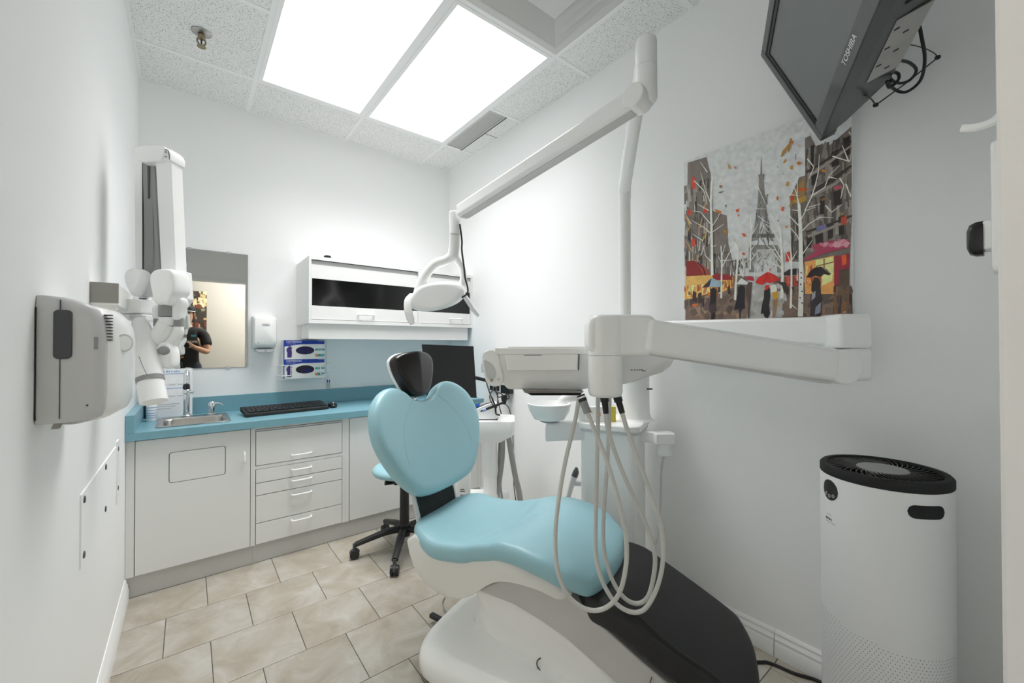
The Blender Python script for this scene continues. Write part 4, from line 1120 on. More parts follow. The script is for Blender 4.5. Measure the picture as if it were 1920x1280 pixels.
def lp_(u, v): return ((u - 822) / 766.5 * 2.04, 1.22 + (647 - v) / 766.5 * 2.04)
hd = closed([lp_(768, 562), lp_(782, 541), lp_(800, 531), (lp_(825, 527)), lp_(850, 527), lp_(866, 532), lp_(873, 547), lp_(864, 564), lp_(842, 576), lp_(812, 583), lp_(784, 582), lp_(770, 574)], 3)
MB().pillow(hd, lambda a, b, d: ho + L * a + Z * (b - d * 0.15) - F * d, 0.075, 0.10, steps=(1.0, 0.98, 0.93, 0.84, 0.65, 0.45, 0.2)).build('lamp_head', 'plastic', t, ang=70, subsurf=1)
lens = sc(hd, 0.8, sum(p[0] for p in hd) / len(hd), sum(p[1] for p in hd) / len(hd))
MB().pillow(lens, lambda a, b, d: ho + L * a + Z * (b + 0.0) + F * (d + 0.088), 0.018, 0.01).build('lens', 'clear_plastic', t, ang=70)
MB().tube([V((0.8552, 1.8709, 1.4685)), V((0.8326, 1.8636, 1.4402)), V((0.8286, 1.8546, 1.3928)), V((0.8389, 1.8470, 1.3466)), V((0.8451, 1.8424, 1.3209))], [0.018, 0.022, 0.024, 0.023, 0.012], 12, flat=0.5, up=(0, 0, 1)).build('handle', 'plastic', t)
MB().tube([V((1.0685, 1.7530, 1.4811)), V((1.0948, 1.7453, 1.4476)), V((1.1257, 1.7342, 1.4003)), V((1.1469, 1.7178, 1.3680))], [0.018, 0.020, 0.020, 0.014], 12, flat=0.6).build('handle', 'plastic', t)

# ------------------------------------------------------------------ assistant cart behind the chair
CO = V((1.4636, 1.9790, 1.2201)); CO.z = 0
t = thing('assistant_cart', tuple(CO), 'white dental assistant stand with hanging hoses behind the backrest', 'cart')
def cp(u, v, z=2.46): return ((u - 935) / 766.5 * z, 1.22 + (647 - v) / 766.5 * z)
top = [cp(880, 800), cp(960, 800), cp(966, 790), cp(966, 784), cp(880, 784)]
tr_ = MB()
zr = lambda y0, z, k=1.0: [CO + L * (-0.17 * k) + F * y0 + Z * z]
z1, z0 = cp(0, 786)[1], cp(0, 805)[1]
def rect(l0, l1, f0, f1, z, r): return [CO + L * p[0] + F * p[1] + Z * z for p in rrect(l1 - l0, f1 - f0, r, 4, (l0 + l1) / 2, (f0 + f1) / 2)]
tr_.loft([rect(-0.16, 0.02, -0.04, 0.12, z0 - 0.07, 0.03), rect(-0.18, 0.085, -0.06, 0.18, z0 - 0.028, 0.03), rect(-0.185, 0.093, -0.07, 0.19, z0, 0.03), rect(-0.18, 0.095, -0.06, 0.19, z1 - 0.004, 0.03), rect(-0.17, 0.088, -0.05, 0.18, z1, 0.03)])
tr_.build('tray', 'plastic', t, ang=50, fix=True)
cc = CO + L * (-0.052)
MB().lathe([(0.09, 0.285), (0.05, 0.30), (0.041, 0.33), (0.041, z0 - 0.05)], cc + F * 0.02, Z, 24).build('column', 'plastic', t)
MB().prism(rrect(0.30, 0.30, 0.03, 4, -0.09, 0.06), CO, L, F, (0, 0, 0.285)).build('base_box', 'plastic', t, bev=0.004)
for pts, r in (([cp(942, 812), cp(941, 860), cp(936, 900), cp(932, 930), cp(925, 990)], 0.016), ([cp(952, 810), cp(958, 850), cp(966, 895), cp(974, 930), cp(980, 985)], 0.017), ([cp(937, 812), cp(934, 870), cp(939, 920), cp(945, 970)], 0.006)):
    MB().tube([CO + L * a + Z * b + F * 0.03 for a, b in pts], r, 12).build('suction_hose', 'hose_dark', t)
MB().bar(CO + L * cp(937, 812)[0] + Z * (z0 - 0.012) - F * 0.02, CO + L * cp(958, 812)[0] + Z * (z0 - 0.012) - F * 0.02, 0.05, 0.012).build('hose_holder', 'dark_grey', t)

t = thing('curing_light', tuple(CO + L * -0.06 + Z * z1), 'white desktop dental device with a blue pad on the assistant stand', 'dental device')
dv = CO + L * -0.085 + Z * (z1 + 0.004)
MB().prism([(-0.10, 0.0), (0.07, 0.0), (0.078, 0.006), (0.078, 0.055), (0.072, 0.085), (0.05, 0.098), (0.01, 0.088), (-0.10, 0.04)], dv - F * 0.02, L, Z, F * 0.13).build('housing', 'plastic', t, bev=0.008, seg=3)
MB().prism([(-0.095, 0.047), (0.004, 0.091), (0.048, 0.1005), (0.046, 0.103), (0.002, 0.094), (-0.096, 0.050)], dv - F * 0.005, L, Z, F * 0.10).build('top_panel', 'band_grey', t)
MB().prism([(-0.075, 0.062), (-0.03, 0.081), (-0.032, 0.085), (-0.077, 0.066)], dv - F * 0.012, L, Z, F * 0.08).build('blue_pad', 'blue_gel', t)
w0, w1 = dv + V((0, 0, 0.055)) - F * 0.06 + L * -0.02, dv + V((0, 0, 0.105)) - F * 0.05 + L * 0.115
MB().tube([w0, w0 + (w1 - w0) * 0.35, w1], [0.004, 0.008, 0.007], 8).build('wand', 'black', t)
MB().tube([w0 + (w1 - w0) * 0.10, w0 + (w1 - w0) * 0.24], 0.0095, 8).build('wand_ring', 'print_lightblue', t)
MB().prism([(-0.10, 0.0), (0.078, 0.0), (0.078, 0.003), (-0.10, 0.003)], dv - F * 0.022 - Z * 0.004, L, Z, F * 0.134).build('foot_strip', 'black', t)

bo = V((1.2148, 1.9819, 0.3562)); bo.z = 0.286
t = thing('wipe_bottle', tuple(bo), 'white bottle with blue print standing behind the chair hinge', 'bottle')
MB().loft([[bo + L * (p[0] * k) + F * (p[1] * k) + Z * z for p in rrect(0.085, 0.05, 0.018, 4)] for k, z in ((0.95, 0.0), (1.0, 0.006), (1.0, 0.23), (0.85, 0.25), (0.4, 0.262))]).build('body', 'plastic', t, ang=50)
MB().lathe([(0.016, 0.26), (0.016, 0.285), (0.012, 0.29)], bo, Z, 16).build('cap', 'plastic_grey', t)
fb_ = bo - F * 0.0256
for dz, w_, m_ in ((0.132, 0.022, 'print_black'), (0.122, 0.028, 'print_black'), (0.100, 0.022, 'print_blue')):
    MB().obox(fb_ + Z * dz, L * (w_ / 2), F * 0.0004, Z * 0.0026).build('printed_line', m_, t)
lo = MB()
lo.tube([fb_ + L * (0.017 * math.cos(a * 0.35)) + Z * (0.06 + 0.020 * math.sin(a * 0.35)) for a in range(4, 18)], 0.0018, 6, 2)
lo.build('ring_logo', 'print_black', t)
MB().prism([(0.004, 0.044), (0.016, 0.05), (0.014, 0.062)], fb_ - F * 0.0004, L, Z, F * 0.0006).build('logo_drop', 'print_blue', t)
for dz in (0.018, 0.026):
    MB().obox(fb_ + Z * dz - L * 0.006, L * 0.012, F * 0.0004, Z * 0.002).build('printed_line', 'print_black', t)

# ------------------------------------------------------------------ operator stool
SC = V((1.02, 2.33, 0))
t = thing('operator_stool', tuple(SC), 'teal operator stool with a black five-spoke caster base', 'stool')
for k, a in enumerate((164, 236, 308, 20, 92)):
    a = math.radians(a); d = V((math.cos(a), math.sin(a), 0))
    R_ = 0.275
    MB().tube([SC + d * 0.02 + Z * 0.125, SC + d * 0.10 + Z * 0.122, SC + d * 0.2 + Z * 0.098, SC + d * R_ + Z * 0.078], [0.026, 0.024, 0.020, 0.018], 10, flat=0.8).build('leg', 'black', t)
    ca = MB()
    c = SC + d * (R_ + 0.004)
    pd = V((-d.y, d.x, 0))
    w = ca
    for s in (-1, 1):
        w.cyl(c + pd * (s * 0.006) + Z * 0.0265, c + pd * (s * 0.022) + Z * 0.0265, 0.026, seg=20)
    cs = w.build('caster', 'black', t, bev=0.004)
    MB().cyl(c + Z * 0.045, c + Z * 0.085, 0.010, seg=10).build('stem', 'dark_grey', cs)
    MB().ellipsoid(c + Z * 0.036, d * 0.028, pd * 0.013, Z * 0.024, 12, 8).build('hood', 'dark_grey', cs)
MB().lathe([(0.034, 0.085), (0.036, 0.15), (0.028, 0.16), (0.026, 0.42), (0.05, 0.43)], SC, Z, 20).build('gas_lift', 'black', t)
MB().lathe([(0.15, 0.458), (0.177, 0.463), (0.185, 0.478), (0.18, 0.496), (0.155, 0.508), (0.08, 0.512)], SC + V((0.0, 0.0, 0)), Z, 36).build('seat', 'teal_vinyl', t, ang=60)
MB().obox(SC + Z * 0.444, V((0.10, 0, 0)), V((0, 0.10, 0)), Z * 0.016).build('seat_plate', 'black', t)
MB().tube([SC + V((-0.05, -0.03, 0.445)), V((0.9249, 2.2870, 0.4266)), V((0.8859, 2.2922, 0.4333))], [0.008, 0.010, 0.014], 8, smooth=False).build('height_lever', 'black', t)

# ------------------------------------------------------------------ left wall: dispenser, X-ray unit, access panel
t = thing('towel_dispenser', (XL, 1.33, 1.06), 'grey and white wall dispenser with a dark window strip near the camera', 'dispenser')
def disp(plan, name, m, zs, **k):
    rg = []
    for z, kk in zs:
        rg.append([(XL + 0.001 + (p[0] - XL) * kk, p[1] if kk > 0.9 else 1.33 + (p[1] - 1.33) * (0.9 + 0.1 * kk), z) for p in plan])
    return MB().loft(rg).build(name, m, t, fix=True, ang=45, **k)
zs = ((1.066, 0.80), (1.072, 0.93), (1.085, 0.985), (1.11, 1.0), (1.24, 1.0), (1.275, 0.97), (1.295, 0.88), (1.308, 0.70), (1.318, 0.40), (1.320, 0.2))
disp([(XL, 1.2), (-0.205, 1.195), (-0.180, 1.196), (-0.155, 1.200), (-0.140, 1.207), (-0.137, 1.215), (-0.137, 1.26), (XL, 1.26)], 'front_cover', 'cover_grey', zs)
zs2 = ((1.058, 0.5), (1.064, 0.75), (1.078, 0.92), (1.10, 0.985), (1.13, 1.0), (1.23, 1.0), (1.26, 0.975), (1.28, 0.92), (1.298, 0.80), (1.308, 0.55))
disp([(XL, 1.262), (-0.150, 1.220), (-0.136, 1.216), (-0.124, 1.226), (-0.113, 1.248), (-0.106, 1.275), (-0.103, 1.31), (-0.105, 1.38), (-0.122, 1.45), (-0.16, 1.47), (XL, 1.47)], 'housing', 'plastic', zs2)
MB().prism(rrect(0.026, 0.098, 0.008, 4, -0.1965, 1.243), (0, 1.1915, 0), X, Z, (0, 0.008, 0)).build('window', 'dark_grey', t, bev=0.002)
MB().prism([(-0.201, 1.075), (-0.1995, 1.075), (-0.1995, 1.312), (-0.201, 1.312)], (0, 1.1938, 0), X, Z, (0, 0.004, 0)).build('seam_line', 'dark_grey', t)
MB().prism([(-0.234, 1.074), (-0.2325, 1.074), (-0.2325, 1.295), (-0.234, 1.295)], (0, 1.1975, 0), X, Z, (0, 0.004, 0)).build('edge_gasket', 'black', t)
for i in range(9):
    z = 1.285 - i * 0.0066
    MB().obox((-0.1345, 1.2195, z), V((0.0062, -0.001, 0)), V((0.0008, 0.004, 0)), V((0, 0, 0.0011))).build('vent_slot', 'black', t)
MB().cyl((-0.125, 1.2565, 1.226), (-0.1115, 1.2445, 1.226), 0.020, seg=28).build('lock_ring', 'plastic_grey', t)
MB().cyl((-0.125, 1.2565, 1.226), (-0.1110, 1.2441, 1.226), 0.016, seg=28).build('lock', 'plastic', t)
MB().box(-0.1535, -0.1475, 1.1985, 1.202, 1.213, 1.238).build('indicator', 'print_grey', t)
MB().cyl((-0.162, 1.203, 1.098), (-0.162, 1.196, 1.098), 0.0015, seg=8).build('pin', 'black', t)
MB().obox((-0.205, 1.21, 1.062), V((0.006, 0, 0)), V((0, 0.004, 0)), V((0.003, 0, 0.008))).build('latch', 'taupe', t)

t = thing('xray_unit', (XL, 1.93, 1.36), 'white folded dental X-ray arm and tube head mounted on the left wall', 'x-ray unit')
MB().box(XL + 0.0005, -0.172, 1.762, 2.15, 1.345, 1.413).build('wall_bracket', 'plastic', t, bev=0.002)
MB().box(XL + 0.0005, -0.1715, 1.7585, 1.7625, 1.352, 1.414).build('end_plate', 'taupe', t)
MB().box(XL + 0.002, -0.178, 1.765, 1.81, 1.332, 1.346).build('bracket_ledge', 'plastic_warm', t)
MB().obox(V((-0.1518, 2.0313, 1.3607)), L * 0.060, F * 0.05, Z * 0.026).build('swing_arm', 'plastic', t, bev=0.008)
MB().obox(V((-0.1404, 2.0164, 1.3212)), L * 0.044, F * 0.04, Z * 0.012).build('swing_arm_foot', 'plastic_matte', t, bev=0.005)
MB().lathe([(0.017, 0.0), (0.019, 0.01), (0.019, 0.05)], V((-0.1275, 2.0373, 1.3903)), Z, 20).build('pivot', 'plastic', t)
MB().obox(V((-0.1307, 1.9951, 1.3902)), L * 0.013, F * 0.002, Z * 0.002).build('pivot_slot', 'black', t)
def bar4(name, m, pts, zc, th, bev=0.004):
    q = [V(p) for p in pts]
    return MB().loft([q, [a + F * th for a in q]]).build(name, m, t, fix=True, bev=bev, seg=3)
bar4('rear_boom', 'plastic', [(-0.1627, 2.0587, 1.9396), (-0.1363, 2.0378, 1.9396), (-0.1309, 2.0392, 1.4577), (-0.1574, 2.0601, 1.4577)], 1.52, 0.05)
bar4('front_boom', 'plastic', [(-0.1001, 1.9710, 1.9311), (-0.0559, 1.9360, 1.9311), (-0.0385, 1.9277, 1.4684), (-0.0796, 1.9602, 1.4685)], 1.49, 0.055)
bar4('boom_edge', 'plastic', [(-0.0589, 1.9358, 1.9379), (-0.0543, 1.9322, 1.9340), (-0.0370, 1.9237, 1.4836), (-0.0416, 1.9274, 1.4836)], 1.488, 0.05, 0.001)
bar4('rear_channel', 'band_grey', [(-0.1373, 2.0325, 1.9155), (-0.1063, 2.0080, 1.9154), (-0.1042, 2.0116, 1.4648), (-0.1274, 2.0300, 1.4648)], 1.515, 0.03, 0.001)
bar4('channel_groove', 'dark_grey', [(-0.1232, 2.0188, 1.9106), (-0.1154, 2.0127, 1.9106), (-0.1163, 2.0151, 1.7645), (-0.1209, 2.0188, 1.7645)], 1.513, 0.004, 0.0)
bar4('channel_edge', 'dark_grey', [(-0.1385, 2.0329, 1.9073), (-0.1366, 2.0314, 1.9073), (-0.1341, 2.0342, 1.5023), (-0.1359, 2.0356, 1.5023)], 1.5145, 0.004, 0.0)
bar4('front_channel', 'band_grey', [(-0.1133, 2.0009, 1.9030), (-0.1025, 1.9924, 1.9030), (-0.0836, 1.9823, 1.4867), (-0.0944, 1.9908, 1.4867)], 1.505, 0.03, 0.001)
cp_ = closed([((u - 284) / 766.5 * 1.47, (287 - v) / 766.5 * 1.47) for u, v in ((249, 281), (256, 274), (285, 272), (305, 273), (309, 283), (303, 298), (290, 302), (262, 302), (251, 293))], 3)
MB().prism(cp_, V((-0.1077, 1.9518, 1.9120)), L, Z, F * 0.085).build('top_cap', 'plastic', t, bev=0.006)
bar4('cap_side', 'plastic', [(-0.0765, 1.9332, 1.9355), (-0.0614, 1.9213, 1.9297), (-0.0553, 1.9166, 1.9124), (-0.0567, 1.9180, 1.8893), (-0.0748, 1.9324, 1.8893)], 1.475, 0.07, 0.003)
MB().tube([V((-0.0749, 1.9294, 1.9307)), V((-0.0598, 1.9175, 1.9210)), V((-0.0566, 1.9154, 1.8903))], 0.0011, 6, smooth=False).build('cap_seam', 'black', t)
for q in ((-0.0672, 1.9222, 1.9167), (-0.0672, 1.9224, 1.8995)):
    MB().obox(V(q), L * 0.003, F * 0.001, Z * 0.001).build('cap_slot', 'black', t)
def blob(name, m, uv, zc, fr, bk, steps=(1.0, 0.97, 0.9, 0.78, 0.55, 0.3)):
    c = (sum(p[0] for p in uv) / len(uv), sum(p[1] for p in uv) / len(uv))
    o = V((0, 0, 1.22)) + L * ((c[0] - 960) / 766.5 * zc) + F * zc + Z * ((647 - c[1]) / 766.5 * zc)
    out = closed([((u - c[0]) / 766.5 * zc, (c[1] - v) / 766.5 * zc) for u, v in uv], 3)
    return MB().pillow(out, lambda a, b, d: o + L * a + Z * b - F * d, fr, bk, steps=steps).build(name, m, t, ang=70, subsurf=1)
blob('rear_elbow', 'plastic', [(242, 515), (250, 504), (262, 502), (272, 508), (275, 522), (268, 540), (258, 556), (250, 545), (243, 528)], 1.475, 0.025, 0.03)
bar4('elbow_link', 'plastic_grey', [(-0.1223, 1.9941, 1.4530), (-0.1009, 1.9772, 1.4607), (-0.1053, 1.9811, 1.4199), (-0.1189, 1.9921, 1.3986), (-0.1342, 2.0042, 1.3986)], 1.49, 0.03, 0.003)
bar4('channel_end', 'dark_grey', [(-0.1213, 2.0009, 1.4617), (-0.1014, 1.9850, 1.4793), (-0.1013, 1.9852, 1.4500), (-0.1197, 1.9997, 1.4520)], 1.496, 0.006, 0.001)
blob('front_elbow', 'plastic', [(291, 522), (297, 508), (312, 504), (330, 505), (338, 516), (340, 545), (333, 556), (328, 572), (314, 572), (301, 571), (296, 550)], 1.44, 0.03, 0.05, (1.0, 0.98, 0.94, 0.87, 0.6, 0.3))
bar4('elbow_side', 'plastic', [(-0.0396, 1.9027, 1.4938), (-0.0215, 1.8885, 1.4881), (-0.0150, 1.8845, 1.3883), (-0.0300, 1.8967, 1.3596), (-0.0362, 1.9010, 1.4171)], 1.47, 0.05, 0.004)  # plain plastic side piece of the front elbow
MB().lathe([(0.0262, -0.024), (0.0262, 0.024)], V((-0.0585, 1.8965, 1.3466)), Z, 24).build('swivel_band', 'band_grey', t)
MB().lathe([(0.024, -0.016), (0.0255, 0.0), (0.0262, 0.012)], V((-0.0583, 1.8968, 1.3068)), Z, 24).build('swivel_base', 'plastic', t)
MB().tube([V((-0.0619, 1.8972, 1.2991)), V((-0.0795, 1.9116, 1.2575)), V((-0.1008, 1.9416, 1.2159)), V((-0.1163, 1.9671, 1.1814))], [0.026, 0.028, 0.026, 0.022], 16).build('yoke', 'plastic', t)
blob('yoke_finger', 'plastic', [(330, 565), (335, 557), (346, 558), (348, 568), (344, 585), (341, 600), (329, 600), (327, 585)], 1.46, 0.018, 0.018)
MB().lathe([(0.0145, -0.016), (0.0145, 0.016)], V((-0.0280, 1.8830, 1.3034)), Z, 18).build('finger_band', 'band_grey', t)
MB().tube([V((-0.0279, 1.8831, 1.2882)), V((-0.0293, 1.8845, 1.2653)), V((-0.0441, 1.8966, 1.2349)), V((-0.0617, 1.9045, 1.2045)), V((-0.0690, 1.9106, 1.1779))], [0.0145, 0.017, 0.018, 0.022, 0.022], 14).build('yoke_arm', 'plastic', t)
MB().lathe([(0.016, 0.0), (0.018, 0.012), (0.019, 0.04), (0.012, 0.05)], V((-0.0839, 1.9399, 1.3156)), Z, 18).build('small_knuckle', 'plastic', t)
MB().lathe([(0.0135, 0.0), (0.0145, 0.006), (0.0145, 0.03)], V((-0.0851, 1.9386, 1.2867)), Z, 18).build('knuckle_cap', 'band_grey', t)
o_ = V((-0.0677, 1.8710, 1.2029))
MB().ellipsoid(o_, L * 0.0215, F * 0.008, Z * 0.0155, 20, 10).build('pivot_cap', 'band_grey', t)
blob('yoke_end', 'plastic', [(296, 660), (303, 642), (318, 640), (327, 655), (329, 678), (326, 689), (312, 690), (303, 682)], 1.445, 0.018, 0.03)
# tube head and aiming cone
a0, a1 = V((-0.1337, 1.9412, 1.3024)), V((-0.1033, 1.8683, 1.1120))
ax = (a1 - a0).normalized()
MB().lathe([(0.018, -0.012), (0.023, 0.0), (0.028, 0.025), (0.034, 0.085), (0.0385, 0.13), (0.039, 0.165), (0.038, (a1 - a0).length)], a0, ax, 28).build('tube_head', 'plastic', t, ang=50)
MB().lathe([(0.0385, 0.0), (0.0385, 0.016)], a1, ax, 28).build('grey_ring', 'band_grey', t)
MB().lathe([(0.036, 0.0), (0.037, 0.03), (0.0375, 0.075), (0.034, 0.076)], a1 + ax * 0.014, ax, 28).build('aiming_cone', 'plastic', t, ang=50)
MB().tube([V((-0.1376, 1.8881, 1.2016)), V((-0.1228, 1.8322, 1.1630)), V((-0.1069, 1.8137, 1.1208))], 0.0008, 5).build('head_seam', 'dark_grey', t)
MB().lathe([(0.018, 0.0), (0.022, 0.004), (0.022, 0.018)], V((-0.1425, 1.9672, 1.3090)), Z, 20).build('head_socket', 'plastic_grey', t)

t = thing('access_panel', (XL, 2.0, 0.7), 'flush white access panel with screws on the left wall', 'panel')
MB().box(XL - 0.0005, XL + 0.0035, 1.64, 2.34, 0.60, 0.805).build('plate', 'wall_paint', t, bev=0.001)
MB().box(XL - 0.0005, XL + 0.0045, 2.36, 2.42, 0.56, 0.82).build('edge_strip', 'trim_paint', t)
for y, z in ((1.675, 0.782), (1.675, 0.625), (2.06, 0.785), (2.06, 0.635), (2.39, 0.785), (2.39, 0.62)):
    MB().lathe([(0.011, 0.0), (0.009, 0.003), (0.003, 0.0035)], (XL + 0.0034, y, z), X, 12).build('screw', 'dark_grey', t)

# ------------------------------------------------------------------ right wall: painting
t = thing('street_painting', (XR, 0.68, 1.157), 'unframed oil painting of a rainy Paris street with umbrellas', 'painting')
CX = XR - 0.022
MB().box(CX, XR - 0.001, 0.375, 0.985, 1.157, 2.070).build('canvas', 'paper', t)
PV, PF, PCOL = [], [], []
layer = [0]
def pt(a, b): return (CX - 0.0003 - layer[0] * 0.0000035, 0.985 - min(max(a, 0.0), 0.61), 1.157 + min(max(b, 0.0), 0.913))
def poly(rgb, pts):
    layer[0] += 1
    o = len(PV)
    PV.extend(pt(a, b) for a, b in pts)
    PF.append(tuple(range(o, o + len(pts)))); PCOL.append(lin(tuple(min(250, c * 1.10 + 4) for c in rgb)))
def stroke(rgb, pts, w0, w1=None):
    w1 = w0 if w1 is None else w1
    for i in range(len(pts) - 1):
        (a, b), (c, d) = pts[i], pts[i + 1]
        ln = math.hypot(c - a, d - b) or 1e-6
        nx, ny = -(d - b) / ln, (c - a) / ln
        f0 = w0 + (w1 - w0) * i / max(1, len(pts) - 1); f1 = w0 + (w1 - w0) * (i + 1) / max(1, len(pts) - 1)
        poly(rgb, [(a + nx * f0 / 2, b + ny * f0 / 2), (c + nx * f1 / 2, d + ny * f1 / 2), (c - nx * f1 / 2, d - ny * f1 / 2), (a - nx * f0 / 2, b - ny * f0 / 2)])
rnd = random.Random(3)
def streaks(a0, a1, b0, b1, cols, n, wl=(0.004, 0.012), ll=(0.03, 0.10), tilt=0.1):
    for _ in range(n):
        a, b = rnd.uniform(a0, a1), rnd.uniform(b0, b1)
        l = rnd.uniform(*ll); w = rnd.uniform(*wl); k = rnd.uniform(-tilt, tilt)
        stroke(rnd.choice(cols), [(a, b), (min(max(a + l * k, a0), a1), min(b + l, b1))], w, w * 0.6)
poly((206, 208, 208), [(0, 0), (0.61, 0), (0.61, 0.913), (0, 0.913)])
for _ in range(60):
    a, b = rnd.uniform(0.12, 0.48), rnd.uniform(0.4, 0.9); g = rnd.randint(198, 214)
    stroke((g, g + 1, g + 2), [(a, b), (a + rnd.uniform(-0.06, 0.06), b + rnd.uniform(-0.02, 0.06))], 0.03)
GRY = [(96, 88, 84), (128, 120, 114), (150, 143, 137), (78, 70, 66), (112, 104, 98)]
# left houses
poly((124, 114, 108), [(0.0180, 0.9020), (0.1060, 0.8960), (0.1160, 0.8460), (0.1240, 0.8140), (0.1310, 0.6510), (0.1910, 0.6140), (0.1970, 0.4910), (0.2130, 0.4180), (0.2130, 0.3530), (0.0070, 0.3810)])
streaks(0.0, 0.115, 0.36, 0.80, GRY + [(170, 163, 156), (60, 54, 52)], 110)
streaks(0.10, 0.195, 0.36, 0.46, GRY + [(60, 54, 50)], 70)
for s_ in ([(0.0370, 0.8280), (0.0530, 0.8230), (0.0550, 0.7690), (0.0390, 0.7740)], [(0.0380, 0.5530), (0.0530, 0.5380), (0.0520, 0.5080), (0.0360, 0.5150)], [(0.0160, 0.6880), (0.0320, 0.6760), (0.0310, 0.6540), (0.0160, 0.6610)], [(0.0940, 0.6710), (0.1090, 0.6620), (0.1060, 0.6460), (0.0910, 0.6540)]):
    poly((206, 74, 56), s_)
streaks(0.0, 0.12, 0.38, 0.78, [(196, 110, 64), (214, 170, 92), (206, 198, 188)], 26, (0.003, 0.008), (0.02, 0.05), 0.5)
streaks(0.20, 0.285, 0.355, 0.42, [(110, 104, 100), (84, 78, 74), (140, 134, 128), (176, 172, 168)], 50, (0.003, 0.007), (0.02, 0.05))
# tower
TW, TD = (134, 130, 126), (104, 100, 97)
poly((120, 117, 114), [(0.3250, 0.8200), (0.3260, 0.8200), (0.3280, 0.7460), (0.3220, 0.7480)])
poly(TW, [(0.3140, 0.7500), (0.3370, 0.7440), (0.3360, 0.7230), (0.3170, 0.7280)])
poly(TW, [(0.3170, 0.7290), (0.3340, 0.7240), (0.3370, 0.6710), (0.3410, 0.6190), (0.3110, 0.6280), (0.3140, 0.6770)])
poly(TW, [(0.3110, 0.6280), (0.3270, 0.6230), (0.3250, 0.5800), (0.3170, 0.5350), (0.3110, 0.4860), (0.2870, 0.4840), (0.2980, 0.5390), (0.3060, 0.5850)])
poly(TW, [(0.3280, 0.6230), (0.3410, 0.6190), (0.3480, 0.5680), (0.3570, 0.5190), (0.3690, 0.4680), (0.3440, 0.4790), (0.3360, 0.5370), (0.3300, 0.5790)])
poly(TD, [(0.2920, 0.5150), (0.3690, 0.4980), (0.3730, 0.4820), (0.2880, 0.5000)]); poly(TW, [(0.2810, 0.4710), (0.3810, 0.4520), (0.3870, 0.4340), (0.2760, 0.4540)])
poly(TW, [(0.2770, 0.4550), (0.3070, 0.4500), (0.3040, 0.4100), (0.2970, 0.3570), (0.2770, 0.3600)]); poly(TW, [(0.3670, 0.4390), (0.3960, 0.4330), (0.4010, 0.3420), (0.3780, 0.3450), (0.3730, 0.3980)])
poly((186, 186, 185), [(0.3070, 0.4430), (0.3670, 0.4320), (0.3730, 0.3980), (0.3640, 0.4230), (0.3350, 0.4340), (0.3110, 0.4320), (0.3040, 0.4100)])
streaks(0.305, 0.35, 0.44, 0.66, [TD, (156, 152, 148), (92, 88, 86)], 36, (0.002, 0.005), (0.02, 0.06), 0.5)
streaks(0.29, 0.385, 0.355, 0.44, [(178, 177, 175), (206, 205, 202), (140, 136, 132)], 40, (0.003, 0.007), (0.02, 0.05), 0.8)
# right houses
poly((116, 106, 100), [(0.4740, 0.8320), (0.4900, 0.8350), (0.5150, 0.7670), (0.5420, 0.7720), (0.6180, 0.8190), (0.6090, 0.5040), (0.6030, 0.3720), (0.6000, 0.2740), (0.4710, 0.2890), (0.4660, 0.3700), (0.4270, 0.3820), (0.4250, 0.6250), (0.4550, 0.6920), (0.4740, 0.6930)])
streaks(0.478, 0.605, 0.40, 0.79, GRY + [(138, 128, 120), (88, 78, 74)], 170, (0.006, 0.016), (0.03, 0.12))
streaks(0.43, 0.475, 0.385, 0.56, [(90, 82, 78), (122, 112, 104), (60, 54, 52), (150, 140, 130)], 50, (0.004, 0.01))
for s_ in ([(0.4730, 0.6890), (0.4220, 0.6260), (0.4300, 0.5990), (0.4730, 0.5990)], ):
    poly((150, 120, 76), s_)
for s_ in ([(0.4920, 0.7970), (0.5030, 0.7970), (0.4990, 0.6960), (0.4910, 0.6990)], [(0.5520, 0.7480), (0.5730, 0.7540), (0.5750, 0.6980), (0.5540, 0.6960)], [(0.5580, 0.6050), (0.5800, 0.6110), (0.5820, 0.5570), (0.5600, 0.5540)], [(0.4920, 0.7050), (0.5070, 0.7060), (0.5040, 0.6490), (0.4940, 0.6490)], [(0.5190, 0.5990), (0.5340, 0.6000), (0.5310, 0.5350), (0.5170, 0.5350)], [(0.5880, 0.7840), (0.6060, 0.7890), (0.6060, 0.7250), (0.5920, 0.7180)], [(0.4770, 0.4740), (0.4930, 0.4770), (0.4920, 0.4210), (0.4770, 0.4210)], [(0.5030, 0.4750), (0.5260, 0.4850), (0.5280, 0.4270), (0.5050, 0.4250)], [(0.5410, 0.4960), (0.5570, 0.5010), (0.5570, 0.4450), (0.5410, 0.4390)], [(0.5720, 0.5130), (0.5880, 0.5170), (0.5880, 0.4500), (0.5730, 0.4460)], [(0.5020, 0.6890), (0.5120, 0.6890), (0.5130, 0.6580), (0.5030, 0.6580)]):
    poly((46, 38, 36), s_); 
for s_ in ([(0.4790, 0.7030), (0.5370, 0.7260), (0.6150, 0.7680)], [(0.4910, 0.6220), (0.5560, 0.6450), (0.6120, 0.6820)], [(0.4750, 0.4810), (0.5410, 0.4930), (0.6090, 0.5090)], [(0.5070, 0.6330), (0.5700, 0.6610), (0.6100, 0.6830)]):
    stroke((58, 50, 47), s_, 0.010, 0.007); 
for s_ in ([(0.4860, 0.6080), (0.5560, 0.6300), (0.6120, 0.6650)], [(0.4800, 0.4640), (0.5450, 0.4790), (0.6060, 0.4950)], [(0.4870, 0.6880), (0.5470, 0.7160), (0.6150, 0.7530)]):
    stroke((150, 140, 131), s_, 0.012, 0.009)
